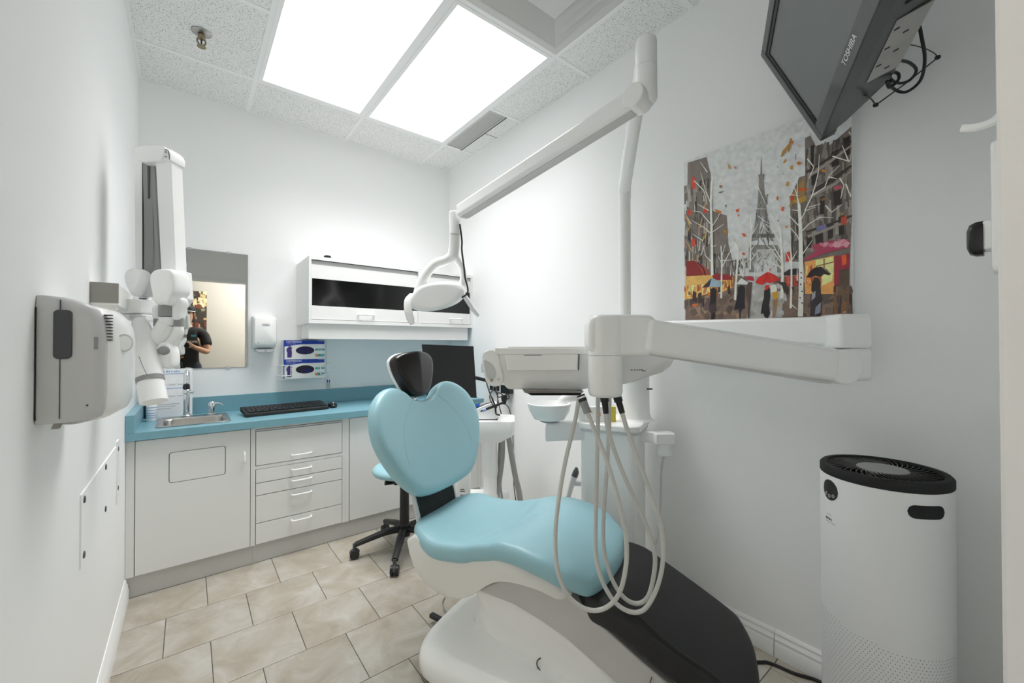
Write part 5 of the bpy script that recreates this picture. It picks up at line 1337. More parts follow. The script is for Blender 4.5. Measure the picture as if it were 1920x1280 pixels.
for s_, c in (([(0.5580, 0.6230), (0.5820, 0.6250), (0.5830, 0.6130), (0.5630, 0.6100)], (190, 84, 100)), ([(0.5060, 0.4920), (0.5360, 0.4980), (0.5380, 0.4820), (0.5120, 0.4730)], (112, 108, 150)), ([(0.5790, 0.5110), (0.5950, 0.5130), (0.5950, 0.4840), (0.5800, 0.4810)], (176, 70, 50)), ([(0.4490, 0.6530), (0.4840, 0.6400), (0.4760, 0.6330), (0.4490, 0.6440)], (184, 90, 44)), ([(0.4270, 0.6310), (0.4360, 0.6350), (0.4370, 0.6090), (0.4270, 0.6090)], (190, 70, 40)), ([(0.5250, 0.6990), (0.5370, 0.6910), (0.5360, 0.6840), (0.5250, 0.6900)], (206, 130, 40)), ([(0.4330, 0.6100), (0.4760, 0.6170), (0.4780, 0.5980), (0.4490, 0.5930)], (180, 138, 62))):
    poly(c, s_)
# street
poly((126, 106, 94), [(0.0070, 0.3840), (0.2130, 0.3560), (0.2910, 0.3410), (0.4090, 0.3250), (0.4710, 0.2950), (0.6000, 0.2450), (0.5970, 0.1000), (0.5800, -0.0750), (0.1400, -0.1800), (0.0020, -0.1170), (0.0040, 0.1630)])
streaks(0.0, 0.26, 0.0, 0.29, [(146, 118, 100), (108, 90, 80), (160, 134, 112), (88, 74, 68), (120, 104, 96)], 90, (0.02, 0.04), (0.006, 0.02), 2)
streaks(0.43, 0.6, 0.0, 0.27, [(118, 98, 88), (92, 78, 72), (146, 126, 110), (84, 74, 72), (150, 116, 84)], 90, (0.02, 0.05), (0.006, 0.02), 2)
poly((176, 175, 172), [(0.2940, 0.3400), (0.3510, 0.3330), (0.3970, 0.2400), (0.3970, 0.1750), (0.4180, 0.0400), (0.2630, 0.0390), (0.2680, 0.1760), (0.2810, 0.2430)])
streaks(0.285, 0.40, 0.0, 0.33, [(186, 186, 184), (160, 156, 152), (196, 196, 194)], 40, (0.02, 0.03), (0.01, 0.03), 1)
# shop fronts, left
poly((222, 178, 98), [(0.0080, 0.3820), (0.1680, 0.3640), (0.1680, 0.3030), (0.1070, 0.2880), (0.0380, 0.2750), (0.0080, 0.2740)])
streaks(0.0, 0.165, 0.275, 0.335, [(242, 204, 120), (232, 150, 70), (214, 110, 50), (250, 226, 160), (150, 90, 60)], 60, (0.004, 0.012), (0.02, 0.05), 0.2)
poly((226, 172, 86), [(0.1680, 0.3640), (0.2160, 0.3510), (0.2160, 0.3050), (0.1680, 0.2890)]); streaks(0.17, 0.213, 0.30, 0.335, [(240, 196, 100), (190, 110, 60), (120, 80, 60)], 26, (0.003, 0.008), (0.02, 0.04))
streaks(0.0, 0.14, 0.21, 0.27, [(60, 50, 52), (84, 70, 70), (110, 90, 84)], 26, (0.006, 0.016), (0.02, 0.06))
poly((136, 40, 40), [(0.0110, 0.4490), (0.0470, 0.4460), (0.0850, 0.4200), (0.1070, 0.3940), (0.1200, 0.3710), (0.0620, 0.3750), (0.0110, 0.3800)]); poly((176, 66, 52), [(0.0510, 0.4430), (0.0850, 0.4200), (0.1070, 0.3940), (0.1180, 0.3720), (0.0920, 0.3720), (0.0730, 0.4110)]); stroke((58, 44, 46), [(0.0620, 0.4360), (0.0890, 0.4050), (0.1000, 0.3710)], 0.006)
poly((146, 40, 46), [(0.1280, 0.3670), (0.1430, 0.3730), (0.2130, 0.3590), (0.2130, 0.3360), (0.1360, 0.3460)])
# shop front, right
poly((224, 160, 90), [(0.4710, 0.3710), (0.5590, 0.3800), (0.5580, 0.2430), (0.4710, 0.2520)])
streaks(0.478, 0.555, 0.275, 0.355, [(240, 190, 104), (206, 110, 60), (250, 216, 140), (180, 84, 50), (236, 146, 80)], 70, (0.006, 0.014), (0.03, 0.07), 0.1)
poly((246, 224, 150), [(0.5050, 0.3730), (0.5570, 0.3750), (0.5540, 0.2910), (0.5220, 0.2770), (0.5220, 0.3160), (0.5050, 0.3180)]); stroke((120, 90, 50), [(0.5050, 0.3490), (0.5570, 0.3570)], 0.004); stroke((150, 100, 50), [(0.5300, 0.3730), (0.5300, 0.3180)], 0.004)
poly((150, 44, 60), [(0.5590, 0.3760), (0.6030, 0.3790), (0.6020, 0.3280), (0.5750, 0.3260), (0.5720, 0.2300), (0.5590, 0.2310)]); poly((214, 90, 44), [(0.5800, 0.3770), (0.5940, 0.3780), (0.5940, 0.3440), (0.5820, 0.3400)])
poly((70, 56, 50), [(0.5590, 0.2720), (0.5730, 0.2770), (0.5720, 0.1710), (0.5550, 0.1690)]); poly((88, 72, 60), [(0.5730, 0.3240), (0.6020, 0.3270), (0.6000, 0.1690), (0.5720, 0.1700)])
streaks(0.56, 0.605, 0.14, 0.27, [(64, 52, 48), (104, 84, 68), (130, 90, 62)], 34, (0.006, 0.012))
poly((160, 58, 84), [(0.4710, 0.3840), (0.5200, 0.4130), (0.6040, 0.4260), (0.6040, 0.4020), (0.5250, 0.3900), (0.4710, 0.3740)]); streaks(0.50, 0.6, 0.405, 0.43, [(196, 104, 128), (168, 62, 86), (206, 150, 160)], 18, (0.012, 0.02), (0.01, 0.02), 2)
poly((178, 66, 48), [(0.4060, 0.3250), (0.4470, 0.3230), (0.4470, 0.2850), (0.4090, 0.2870)]); streaks(0.41, 0.455, 0.29, 0.34, [(200, 92, 70), (120, 60, 50), (80, 60, 56)], 24, (0.004, 0.01), (0.02, 0.05))
poly((46, 40, 40), [(0.4020, 0.3390), (0.4200, 0.3510), (0.4470, 0.3510), (0.4630, 0.3460), (0.4470, 0.3260), (0.4040, 0.3290)])
poly((196, 62, 42), [(0.4090, 0.4170), (0.4250, 0.4180), (0.4260, 0.3820), (0.4100, 0.3810)])
# trees
WT = (226, 224, 216)
def tree(trunk, w0, w1, branches):
    stroke(WT, trunk, w0, w1)
    for bq in branches:
        stroke((224, 222, 214), bq, 0.0042, 0.0016)
tree([(0.4560, 0.1690), (0.4590, 0.2590), (0.4590, 0.3530), (0.4590, 0.4650), (0.4570, 0.5410), (0.4540, 0.5920)], 0.017, 0.009, [[(0.4570, 0.5410), (0.4490, 0.6250), (0.4500, 0.7000)], [(0.4580, 0.5030), (0.4320, 0.5410), (0.4210, 0.5590)], [(0.4540, 0.5670), (0.4300, 0.5760)], [(0.4600, 0.4840), (0.4850, 0.5090), (0.5180, 0.5260), (0.5580, 0.5150)], [(0.4590, 0.5280), (0.4750, 0.5610), (0.5060, 0.5660)], [(0.4730, 0.5620), (0.4960, 0.6110), (0.5340, 0.6300), (0.5470, 0.6690), (0.5780, 0.6940)], [(0.4940, 0.6060), (0.5070, 0.6510), (0.5150, 0.6910), (0.5190, 0.7540)], [(0.4540, 0.5920), (0.4440, 0.6450), (0.4330, 0.6740)], [(0.4600, 0.4340), (0.4480, 0.4740), (0.4240, 0.5110)], [(0.4220, 0.6360), (0.4550, 0.6230)], [(0.4860, 0.5710), (0.5210, 0.5740)], [(0.5360, 0.5640), (0.5530, 0.5350), (0.5840, 0.5550)], [(0.5570, 0.7340), (0.6060, 0.6970), (0.6150, 0.7330)], [(0.6030, 0.6970), (0.5850, 0.7620)], [(0.5770, 0.6500), (0.5890, 0.6200), (0.5790, 0.5760)], [(0.4820, 0.7520), (0.5020, 0.7140), (0.4860, 0.6760)], [(0.4610, 0.3960), (0.4950, 0.4460)], [(0.5470, 0.6630), (0.5700, 0.6490)], [(0.4470, 0.3040), (0.4470, 0.3540)], [(0.5940, 0.6240), (0.6070, 0.5740), (0.6110, 0.6130)], [(0.6040, 0.8010), (0.6110, 0.7870), (0.6130, 0.8150)]])
tree([(0.1290, 0.3670), (0.1280, 0.4760), (0.1270, 0.5930), (0.1250, 0.6820), (0.1280, 0.7690), (0.1330, 0.7970)], 0.012, 0.007, [[(0.1280, 0.4240), (0.1000, 0.4580), (0.0860, 0.5280)], [(0.1270, 0.5490), (0.0930, 0.5860), (0.0400, 0.6290)], [(0.1280, 0.4900), (0.1480, 0.4970)], [(0.1270, 0.5780), (0.1560, 0.6150), (0.1660, 0.6410)], [(0.1250, 0.6820), (0.1020, 0.7470), (0.0800, 0.8360)], [(0.1100, 0.8260), (0.0800, 0.8810)], [(0.1560, 0.7450), (0.1670, 0.7780), (0.1920, 0.8200)], [(0.1230, 0.5940), (0.0790, 0.6570), (0.0400, 0.6740)], [(0.0890, 0.5270), (0.0400, 0.5680)], [(0.1300, 0.5560), (0.1800, 0.5810)], [(0.0360, 0.6140), (0.0120, 0.6580)], [(0.1160, 0.6550), (0.0640, 0.6980)], [(0.0490, 0.8090), (0.0940, 0.7490), (0.1090, 0.6860)]])
tree([(0.1670, 0.2640), (0.1690, 0.3530), (0.1710, 0.4250), (0.1670, 0.4900)], 0.008, 0.004, [[(0.1710, 0.4100), (0.1550, 0.4490)], [(0.1710, 0.3960), (0.2030, 0.4550), (0.2130, 0.4640)], [(0.1690, 0.4390), (0.1860, 0.4930)], [(0.1710, 0.4250), (0.2130, 0.4210)]])
tree([(0.2240, 0.2510), (0.2270, 0.3180), (0.2330, 0.3870), (0.2350, 0.4560), (0.2300, 0.4850)], 0.009, 0.005, [[(0.2340, 0.4770), (0.2070, 0.5180)], [(0.2350, 0.4630), (0.2660, 0.4920)], [(0.2330, 0.4350), (0.2470, 0.4960), (0.2570, 0.5210)], [(0.2350, 0.4140), (0.2660, 0.4300)]])
tree([(0.2830, 0.3690), (0.2850, 0.4470), (0.2870, 0.5150), (0.2860, 0.5830)], 0.0065, 0.004, [[(0.2850, 0.5010), (0.3140, 0.5490)], [(0.2860, 0.4060), (0.3190, 0.4470)], [(0.2860, 0.5290), (0.3080, 0.6050)], [(0.2860, 0.4200), (0.2660, 0.4020)], [(0.2860, 0.4470), (0.3040, 0.4710)]])
tree([(0.3960, 0.2430), (0.3980, 0.3230), (0.3980, 0.3810), (0.3940, 0.4530), (0.3920, 0.5180)], 0.011, 0.005, [[(0.3980, 0.3750), (0.3640, 0.4330), (0.3400, 0.4630)], [(0.3970, 0.3880), (0.3520, 0.4870)], [(0.3940, 0.4530), (0.3700, 0.5100), (0.3410, 0.5430)], [(0.3930, 0.4790), (0.3820, 0.5590), (0.3680, 0.5960)], [(0.3980, 0.3620), (0.3660, 0.3800), (0.3280, 0.4060)], [(0.3950, 0.4270), (0.4150, 0.4680)], [(0.3920, 0.4990), (0.3590, 0.5780)], [(0.3980, 0.3490), (0.3750, 0.3910)]])
tree([(0.4250, 0.2020), (0.4280, 0.2940), (0.4290, 0.3830), (0.4260, 0.4340)], 0.0075, 0.004, [[(0.4290, 0.3700), (0.4090, 0.4240)], [(0.4290, 0.3830), (0.4480, 0.4170)], [(0.4280, 0.3570), (0.4200, 0.3970)], [(0.4250, 0.2180), (0.4460, 0.1970)]])
tree([(0.2560, 0.3420), (0.2580, 0.3830), (0.2540, 0.4180)], 0.004, 0.003, [[(0.2580, 0.3830), (0.2690, 0.4160)], [(0.2570, 0.3900), (0.2430, 0.4200)]])
for s_ in ([(0.3000, 0.3020), (0.3000, 0.3900)], [(0.2060, 0.3550), (0.2100, 0.4110)], [(0.3520, 0.3490), (0.3530, 0.4020)], [(0.3780, 0.3390), (0.3800, 0.3970)], [(0.3150, 0.6970), (0.3410, 0.6230)], [(0.3050, 0.6120), (0.3410, 0.6030)], [(0.3110, 0.5840), (0.3530, 0.5400)], [(0.3290, 0.5390), (0.3530, 0.5070)]):
    stroke((232, 230, 224), s_, 0.003, 0.0015)
stroke((60, 54, 50), [(0.4580, 0.3150), (0.4620, 0.3110)], 0.004)
stroke((60, 54, 50), [(0.4560, 0.2910), (0.4600, 0.2870)], 0.004)
stroke((60, 54, 50), [(0.4600, 0.2650), (0.4640, 0.2610)], 0.004)
stroke((60, 54, 50), [(0.4540, 0.2410), (0.4580, 0.2370)], 0.004)
stroke((60, 54, 50), [(0.4600, 0.2210), (0.4640, 0.2170)], 0.004)
stroke((60, 54, 50), [(0.4580, 0.3340), (0.4620, 0.3300)], 0.004)
# drifting leaves
OR = [(196, 116, 36), (206, 82, 36), (168, 126, 60), (184, 140, 60), (140, 96, 60)]
for s_ in ([(0.3950, 0.7900), (0.4010, 0.8100), (0.4230, 0.8310), (0.4280, 0.8510), (0.4330, 0.8460), (0.4290, 0.8190), (0.4230, 0.7950), (0.4190, 0.8130), (0.4030, 0.7900)], [(0.4030, 0.7640), (0.4110, 0.7790), (0.4160, 0.7700), (0.4090, 0.7620)], [(0.4250, 0.7340), (0.4280, 0.7440), (0.4360, 0.7430), (0.4340, 0.7260)], [(0.4470, 0.7480), (0.4550, 0.7520), (0.4640, 0.7430), (0.4550, 0.7360)], [(0.4500, 0.8170), (0.4620, 0.8090), (0.4600, 0.8050)], [(0.4110, 0.6740), (0.4160, 0.6890), (0.4230, 0.6850), (0.4210, 0.6680)], [(0.3780, 0.6320), (0.3830, 0.6440), (0.3870, 0.6360), (0.3840, 0.6240)], [(0.3950, 0.5820), (0.3990, 0.5970), (0.4060, 0.5920), (0.4030, 0.5770)], [(0.4220, 0.5880), (0.4270, 0.6060), (0.4340, 0.6010), (0.4300, 0.5860)], [(0.1970, 0.8290), (0.2030, 0.8280), (0.2100, 0.8080), (0.2020, 0.8080)], [(0.2210, 0.8160), (0.2340, 0.8020), (0.2280, 0.8000)], [(0.2270, 0.6290), (0.2440, 0.6300), (0.2410, 0.6220), (0.2330, 0.6160)], [(0.1610, 0.7510), (0.1740, 0.7490), (0.1720, 0.7380), (0.1640, 0.7400)], [(0.2520, 0.5260), (0.2660, 0.5190), (0.2680, 0.5070), (0.2590, 0.5100)], [(0.2520, 0.4450), (0.2620, 0.4430), (0.2620, 0.4330), (0.2530, 0.4360)], [(0.3820, 0.5460), (0.3860, 0.5520), (0.3860, 0.5390)], [(0.4320, 0.8340), (0.4390, 0.8370), (0.4350, 0.8230)], [(0.3520, 0.3620), (0.3590, 0.3640), (0.3560, 0.3520)], [(0.4070, 0.5180), (0.4170, 0.5190), (0.4160, 0.5080)], [(0.2340, 0.6110), (0.2440, 0.6010), (0.2400, 0.5960)], [(0.1760, 0.5560), (0.1970, 0.5480), (0.1930, 0.5350), (0.1800, 0.5410)], [(0.1410, 0.6550), (0.1700, 0.6370), (0.1660, 0.6270), (0.1490, 0.6390)], [(0.4550, 0.6520), (0.4760, 0.6410), (0.4730, 0.6370), (0.4550, 0.6450)], [(0.5740, 0.5300), (0.5880, 0.5210), (0.5860, 0.5150)], [(0.5210, 0.5920), (0.5340, 0.5940), (0.5360, 0.5850), (0.5250, 0.5820)]):
    poly(rnd.choice(OR), s_)
for s_ in ([(0.4440, 0.7810), (0.4470, 0.7830), (0.4460, 0.7590), (0.4440, 0.7610)], [(0.1560, 0.7240), (0.1860, 0.7210), (0.1670, 0.7160)], [(0.1840, 0.6580), (0.1930, 0.6600), (0.1890, 0.6460)], [(0.3830, 0.7610), (0.3870, 0.7530), (0.3850, 0.7500)], [(0.4020, 0.7260), (0.4070, 0.7190), (0.4040, 0.7180)]):
    poly((110, 106, 102), s_)
# umbrellas and figures
def figure(c, pts): poly(c, pts)
figure((36, 30, 34), [(0.1210, 0.3080), (0.1360, 0.3140), (0.1470, 0.3020), (0.1440, 0.2480), (0.1400, 0.2120), (0.1420, 0.1900), (0.1310, 0.1650), (0.1220, 0.1690), (0.1240, 0.1980), (0.1150, 0.2210), (0.1200, 0.2640)])
figure((70, 56, 58), [(0.1180, 0.2420), (0.1430, 0.2440), (0.1440, 0.2110), (0.1250, 0.1980), (0.1150, 0.2130)])
figure((34, 30, 38), [(0.2360, 0.3030), (0.2490, 0.3120), (0.2620, 0.3000), (0.2620, 0.2720), (0.2600, 0.2350), (0.2630, 0.2140), (0.2480, 0.2110), (0.2450, 0.1700), (0.2400, 0.1700), (0.2400, 0.2120), (0.2190, 0.2100), (0.2290, 0.2480), (0.2340, 0.2750)])
figure((84, 70, 62), [(0.2680, 0.3090), (0.2810, 0.3180), (0.2890, 0.3100), (0.2870, 0.2700), (0.2840, 0.2360), (0.2780, 0.1720), (0.2720, 0.1720), (0.2740, 0.2300), (0.2670, 0.2720)])
figure((36, 32, 34), [(0.3340, 0.2780), (0.3450, 0.3000), (0.3540, 0.2860), (0.3560, 0.2560), (0.3510, 0.2170), (0.3550, 0.1870), (0.3470, 0.1680), (0.3360, 0.1720), (0.3300, 0.1890), (0.3210, 0.1860), (0.3270, 0.2260), (0.3330, 0.2520)])
figure((206, 48, 40), [(0.3360, 0.2980), (0.3500, 0.3000), (0.3510, 0.2850), (0.3380, 0.2780)])
figure((224, 220, 210), [(0.3560, 0.2960), (0.3750, 0.3000), (0.3800, 0.2800), (0.3740, 0.2640), (0.3600, 0.2660)]); figure((196, 150, 44), [(0.3620, 0.2690), (0.3800, 0.2720), (0.3850, 0.2540), (0.3770, 0.2380), (0.3660, 0.2460)])
figure((150, 118, 92), [(0.3630, 0.2390), (0.3810, 0.2410), (0.3770, 0.2090), (0.3710, 0.1700), (0.3620, 0.1670), (0.3650, 0.2030)]); figure((190, 150, 60), [(0.3800, 0.2410), (0.3910, 0.2080), (0.3830, 0.2150)])
figure((52, 46, 44), [(0.4920, 0.2890), (0.5020, 0.3100), (0.5120, 0.3080), (0.5190, 0.2920), (0.5200, 0.2530), (0.4990, 0.2490), (0.4910, 0.2620)]); figure((56, 50, 52), [(0.4890, 0.2500), (0.5200, 0.2560), (0.5220, 0.2100), (0.5200, 0.1680), (0.4870, 0.1700)])
figure((150, 152, 158), [(0.4930, 0.2490), (0.5040, 0.2610), (0.5030, 0.2360), (0.4910, 0.2250)]); figure((136, 140, 156), [(0.5040, 0.2000), (0.5200, 0.2170), (0.5180, 0.1800), (0.5010, 0.1720)])
figure((60, 52, 52), [(0.3750, 0.3100), (0.4090, 0.3030), (0.4200, 0.2690), (0.4030, 0.2650), (0.3970, 0.2910)])
for s_ in ([(0.0380, 0.2640), (0.0420, 0.3090), (0.0580, 0.3000), (0.0550, 0.2550)], [(0.0650, 0.2920), (0.0800, 0.2980), (0.0840, 0.2530), (0.0670, 0.2500)], [(0.1540, 0.3190), (0.1630, 0.3190), (0.1640, 0.2890), (0.1540, 0.2900)], [(0.1920, 0.3080), (0.2020, 0.3130), (0.2060, 0.2780), (0.1950, 0.2790)], [(0.4090, 0.2770), (0.4150, 0.2830), (0.4170, 0.2570), (0.4110, 0.2540)], [(0.4280, 0.2810), (0.4350, 0.2840), (0.4370, 0.2550)]):
    figure((66, 52, 50), s_)
poly((200, 40, 36), [(0.3030, 0.3140), (0.3100, 0.3310), (0.3470, 0.3520), (0.3750, 0.3340), (0.3910, 0.3130), (0.3750, 0.3110), (0.3570, 0.3050), (0.3420, 0.3110), (0.3270, 0.3020), (0.3150, 0.3070)]); stroke((166, 30, 30), [(0.3470, 0.3510), (0.3330, 0.3120)], 0.003); stroke((222, 70, 50), [(0.3470, 0.3510), (0.3660, 0.3180)], 0.004)
poly((150, 176, 190), [(0.1070, 0.3430), (0.1270, 0.3560), (0.1680, 0.3350), (0.1670, 0.3120), (0.1140, 0.3180)]); poly((60, 46, 58), [(0.0830, 0.3180), (0.1270, 0.3560), (0.1160, 0.3180)]); 
poly((214, 214, 216), [(0.2270, 0.3160), (0.2490, 0.3400), (0.2750, 0.3190), (0.2700, 0.3070), (0.2460, 0.3140)]); stroke((90, 84, 90), [(0.2420, 0.3120), (0.2700, 0.3080)], 0.004)
poly((176, 34, 60), [(0.2650, 0.3390), (0.2830, 0.3450), (0.2980, 0.3300), (0.2970, 0.3220), (0.2750, 0.3280)]); stroke((190, 200, 210), [(0.2730, 0.3250), (0.2970, 0.3190)], 0.004)
poly((44, 36, 38), [(0.4760, 0.3130), (0.4890, 0.3360), (0.5050, 0.3460), (0.5220, 0.3460), (0.5390, 0.3330), (0.5500, 0.3160), (0.5440, 0.3110), (0.5300, 0.3180), (0.5200, 0.3090), (0.5020, 0.3160), (0.4890, 0.3100)]); stroke((150, 140, 130), [(0.5240, 0.3440), (0.5480, 0.3180)], 0.0025)
poly((84, 70, 62), [(0.3740, 0.1700), (0.4730, 0.1680), (0.4720, 0.1280), (0.3740, 0.1310)])
figure((206, 110, 60), [(0.0380, 0.2490), (0.0650, 0.2500), (0.0670, 0.2380), (0.0390, 0.2370)])
figure((170, 166, 160), [(0.5840, 0.1790), (0.5910, 0.1800), (0.5910, 0.1750), (0.5840, 0.1740)])
me = bpy.data.meshes.new('brush_strokes')
me.from_pydata(PV, [], PF)
import bmesh
bm = bmesh.new(); bm.from_mesh(me)
for f_ in bm.faces:
    f_.normal_update()
    if f_.normal.x > 0: f_.normal_flip()
bm.to_mesh(me); bm.free()
ca_ = me.color_attributes.new('pigment', 'FLOAT_COLOR', 'CORNER')
for pl in me.polygons:
    for li in pl.loop_indices: ca_.data[li].color = PCOL[pl.index]
me.materials.append(MATS['oil_paint'])
ob = bpy.data.objects.new('brush_strokes', me); COL.objects.link(ob); attach(ob, t)

# ------------------------------------------------------------------ television on a ceiling mount
K_ = 1.10
def tvp(x, y, z): return V((x * K_, y * K_, 1.22 + (z - 1.22) * K_))
bl0 = tvp(1.5, 0.388, 1.835)
te = V((0.885, 0.44, -0.15)).normalized()
tu = V((-0.025, 0.153, 0.342)); tu = (tu - te * tu.dot(te)).normalized()
tn = te.cross(tu).normalized()
if tn.z > 0: tn = -tn
TWd, THt = 0.72, 0.414
t = thing('television', tuple(bl0 - te * 0.36 + tu * 0.2), 'black flat television hanging tilted from the ceiling at upper right', 'television')
def tq(a, b, d): return bl0 - te * a + tu * b + tn * d       # a from the wall-side corner, b up, d out of the screen
def tvbox(name, m, a0, a1, b0, b1, d0, d1, bev=0.0, parent=None):
    c = tq((a0 + a1) / 2, (b0 + b1) / 2, (d0 + d1) / 2)
    return MB().obox(c, te * ((a1 - a0) / 2), tu * ((b1 - b0) / 2), tn * ((d1 - d0) / 2)).build(name, m, parent or t, bev=bev)
tvbox('bezel', 'tv_plastic', 0, 0.030, 0, THt, -0.045, 0.0, 0.004); tvbox('bezel', 'tv_plastic', TWd - 0.030, TWd, 0, THt, -0.045, 0.0, 0.004)
tvbox('bezel', 'tv_plastic', 0.030, TWd - 0.030, THt - 0.030, THt, -0.045, 0.0, 0.004)
bb = tvbox('bezel', 'tv_plastic', 0.030, TWd - 0.030, 0, 0.050, -0.045, 0.0, 0.004)
tvbox('inner_frame', 'black', 0.030, 0.044, 0.050, THt - 0.030, -0.02, -0.004); tvbox('inner_frame', 'black', TWd - 0.044, TWd - 0.030, 0.05, THt - 0.03, -0.02, -0.004)
tvbox('inner_frame', 'black', 0.044, TWd - 0.044, THt - 0.044, THt - 0.030, -0.02, -0.004)
tvbox('screen', 'tv_screen', 0.044, TWd - 0.044, 0.050, THt - 0.044, -0.02, -0.007)
text('TOSHIBA', 0.024, tq(TWd / 2, 0.030, 0.0004), -te, tu, 'print_white', bb)
MB().add([], []).loft([[tq(a, b, -0.045) for a, b in ((0.01, 0.01), (TWd - 0.01, 0.01), (TWd - 0.01, THt - 0.01), (0.01, THt - 0.01))], [tq(a, b, -0.075) for a, b in ((0.02, 0.014), (TWd - 0.02, 0.014), (TWd - 0.02, THt - 0.02), (0.02, THt - 0.02))], [tq(a, b, -0.165) for a, b in ((0.13, 0.018), (TWd - 0.08, 0.018), (TWd - 0.08, THt - 0.09), (0.13, THt - 0.09))]]).build('back_shell', 'tv_plastic', t, fix=True, bev=0.003)
tvbox('port_plate', 'steel', 0.19, 0.40, 0.0125, 0.017, -0.160, -0.082)
for i in range(6):
    tvbox('port', 'black', 0.215 + i * 0.03, 0.219 + i * 0.03, 0.0115, 0.013, -0.13 + 0.03 * (i % 2), -0.118 + 0.03 * (i % 2))
for i in range(12):
    tvbox('vent_slot', 'black', 0.44 + i * 0.010, 0.445 + i * 0.010, 0.0125, 0.016, -0.150, -0.085)
mc = tq(TWd / 2, THt * 0.5, -0.165)
MB().obox(mc - tn * 0.012, te * 0.06, tu * 0.06, tn * 0.012).build('mount_plate', 'black', t)
mtop = V((mc.x + 0.04, max(mc.y - 0.06, 0.10), H))
MB().tube([mc - tn * 0.02, V((mtop.x, mtop.y, mc.z + 0.10)), V((mtop.x, mtop.y, H - 0.004))], 0.018, 12, smooth=False).build('mount_pole', 'black', t)
MB().box(mtop.x - 0.05, mtop.x + 0.05, mtop.y - 0.05, mtop.y + 0.05, H - 0.012, H - 0.0025).build('ceiling_plate', 'black', t)
t2 = thing('television_cables', tuple(tq(0.3, 0.05, -0.1)), 'black cables looping behind the television', 'cable')
MB().tube([V((1.5360, 0.1772, 2.0897)), V((1.5851, 0.1769, 2.0692)), V((1.6628, 0.1795, 2.0452)), V((1.7094, 0.1940, 2.0095)), V((1.7046, 0.2235, 1.9869)), V((1.6767, 0.2456, 1.9934)), V((1.6053, 0.2510, 1.9936))], 0.0042, 8).build('cable', 'black', t2)
MB().tube([V((1.5345, 0.2176, 2.0074)), V((1.6152, 0.2046, 2.0260)), V((1.6715, 0.1983, 2.0248)), V((1.6845, 0.2137, 2.0096)), V((1.6596, 0.2336, 2.0000)), V((1.6126, 0.2452, 1.9998)), V((1.6016, 0.2410, 2.0119)), V((1.6162, 0.2295, 2.0088)), V((1.6163, 0.2297, 1.9902)), V((1.5969, 0.2452, 1.9685)), V((1.5761, 0.2488, 1.9807))], 0.0040, 8).build('cable', 'black', t2)
MB().tube([V((1.5391, 0.2009, 2.0442)), V((1.6883, 0.1842, 2.0905)), V((1.7701, 0.1704, 2.1033)), V((1.7921, 0.1658, 2.0974))], 0.0014, 6).build('antenna_lead', 'black', t2)
MB().tube([V((1.7921, 0.1658, 2.0974)), V((1.7183, 0.2251, 2.0208)), V((1.6444, 0.2844, 1.9525))], 0.0022, 6, smooth=False).build('antenna_rod', 'black', t2)
for u_ in ((1.7921, 0.1658, 2.0974), (1.6444, 0.2844, 1.9525)):
    MB().lathe([(0.004, -0.005), (0.007, -0.003), (0.007, 0.004), (0.003, 0.006)], u_, Z, 10).build('antenna_cap', 'black', t2)
MB().tube([V((1.6444, 0.2844, 1.9525)), V((1.5949, 0.2853, 1.9524)), V((1.5410, 0.2897, 1.9468))], 0.0022, 6).build('antenna_lead', 'black', t2)

# ------------------------------------------------------------------ air purifier
AC, AR = V((1.62, 0.273, 0)), 0.148
t = thing('air_purifier', tuple(AC), 'tall white cylindrical air purifier with a black vent ring', 'air purifier')
MB().lathe([(AR - 0.012, 0.002), (AR - 0.002, 0.012), (AR, 0.025), (AR, 0.828)], AC, Z, 72).build('body', 'plastic_matte', t, ang=40)
MB().lathe([(AR, 0.8285), (AR + 0.001, 0.831), (AR + 0.001, 0.850), (AR - 0.004, 0.856), (AR - 0.016, 0.857), (AR - 0.020, 0.850), (AR - 0.022, 0.835)], AC, Z, 72).build('top_ring', 'black_matte', t, ang=40)
MB().lathe([(AR - 0.02, 0.829), (AR - 0.02, 0.834)], AC, Z, 48).build('vent_floor', 'black', t)
MB().lathe([(0.062, 0.834), (0.062, 0.850), (0.058, 0.854), (0.02, 0.857)], AC, Z, 48).build('hub_disc', 'band_grey', t, ang=40)
for k in range(44):
    a = 2 * math.pi * k / 44
    d0_, d1_ = V((math.cos(a), math.sin(a), 0)), V((math.cos(a + 0.35), math.sin(a + 0.35), 0))
    pts = [AC + d0_ * 0.060, AC + (d0_ + d1_).normalized() * 0.095, AC + d1_ * (AR - 0.019)]
    f_ = MB()
    rg = []
    for q in cr(pts, 3):
        rg.append([q + Z * 0.836, q + Z * 0.836 + d0_.cross(Z) * 0.003, q + Z * 0.853 + d0_.cross(Z) * 0.010, q + Z * 0.853 + d0_.cross(Z) * 0.007])
    f_.loft(rg).build('vent_fin', 'black_gloss', t, fix=True)
def on_cyl(th, z, dr=0.0): return AC + V((math.cos(th), math.sin(th), 0)) * (AR + dr) + Z * z
def cyl_patch(name, m, th, z, hw, zf, dr=0.0012, n=14):
    """print or panel that follows the drum: half-width hw (angle), zf(t) half-height for t in -1..1"""
    b = MB()
    rg = []
    for k in range(n + 1):
        t_ = -1 + 2 * k / n
        h_ = max(zf(t_), 0.00005)
        a = th + hw * t_
        rg.append([on_cyl(a, z - h_, -0.001), on_cyl(a, z - h_, dr), on_cyl(a, z + h_, dr), on_cyl(a, z + h_, -0.001)])
    b.loft(rg)
    return b.build(name, m, t, fix=True)
th0, zz0 = (2.3933, 0.7851)
cyl_patch('control_panel', 'black_gloss', th0, zz0, 0.20, lambda q: 0.030 * math.sqrt(max(0, 1 - q * q)), 0.0014, 24)
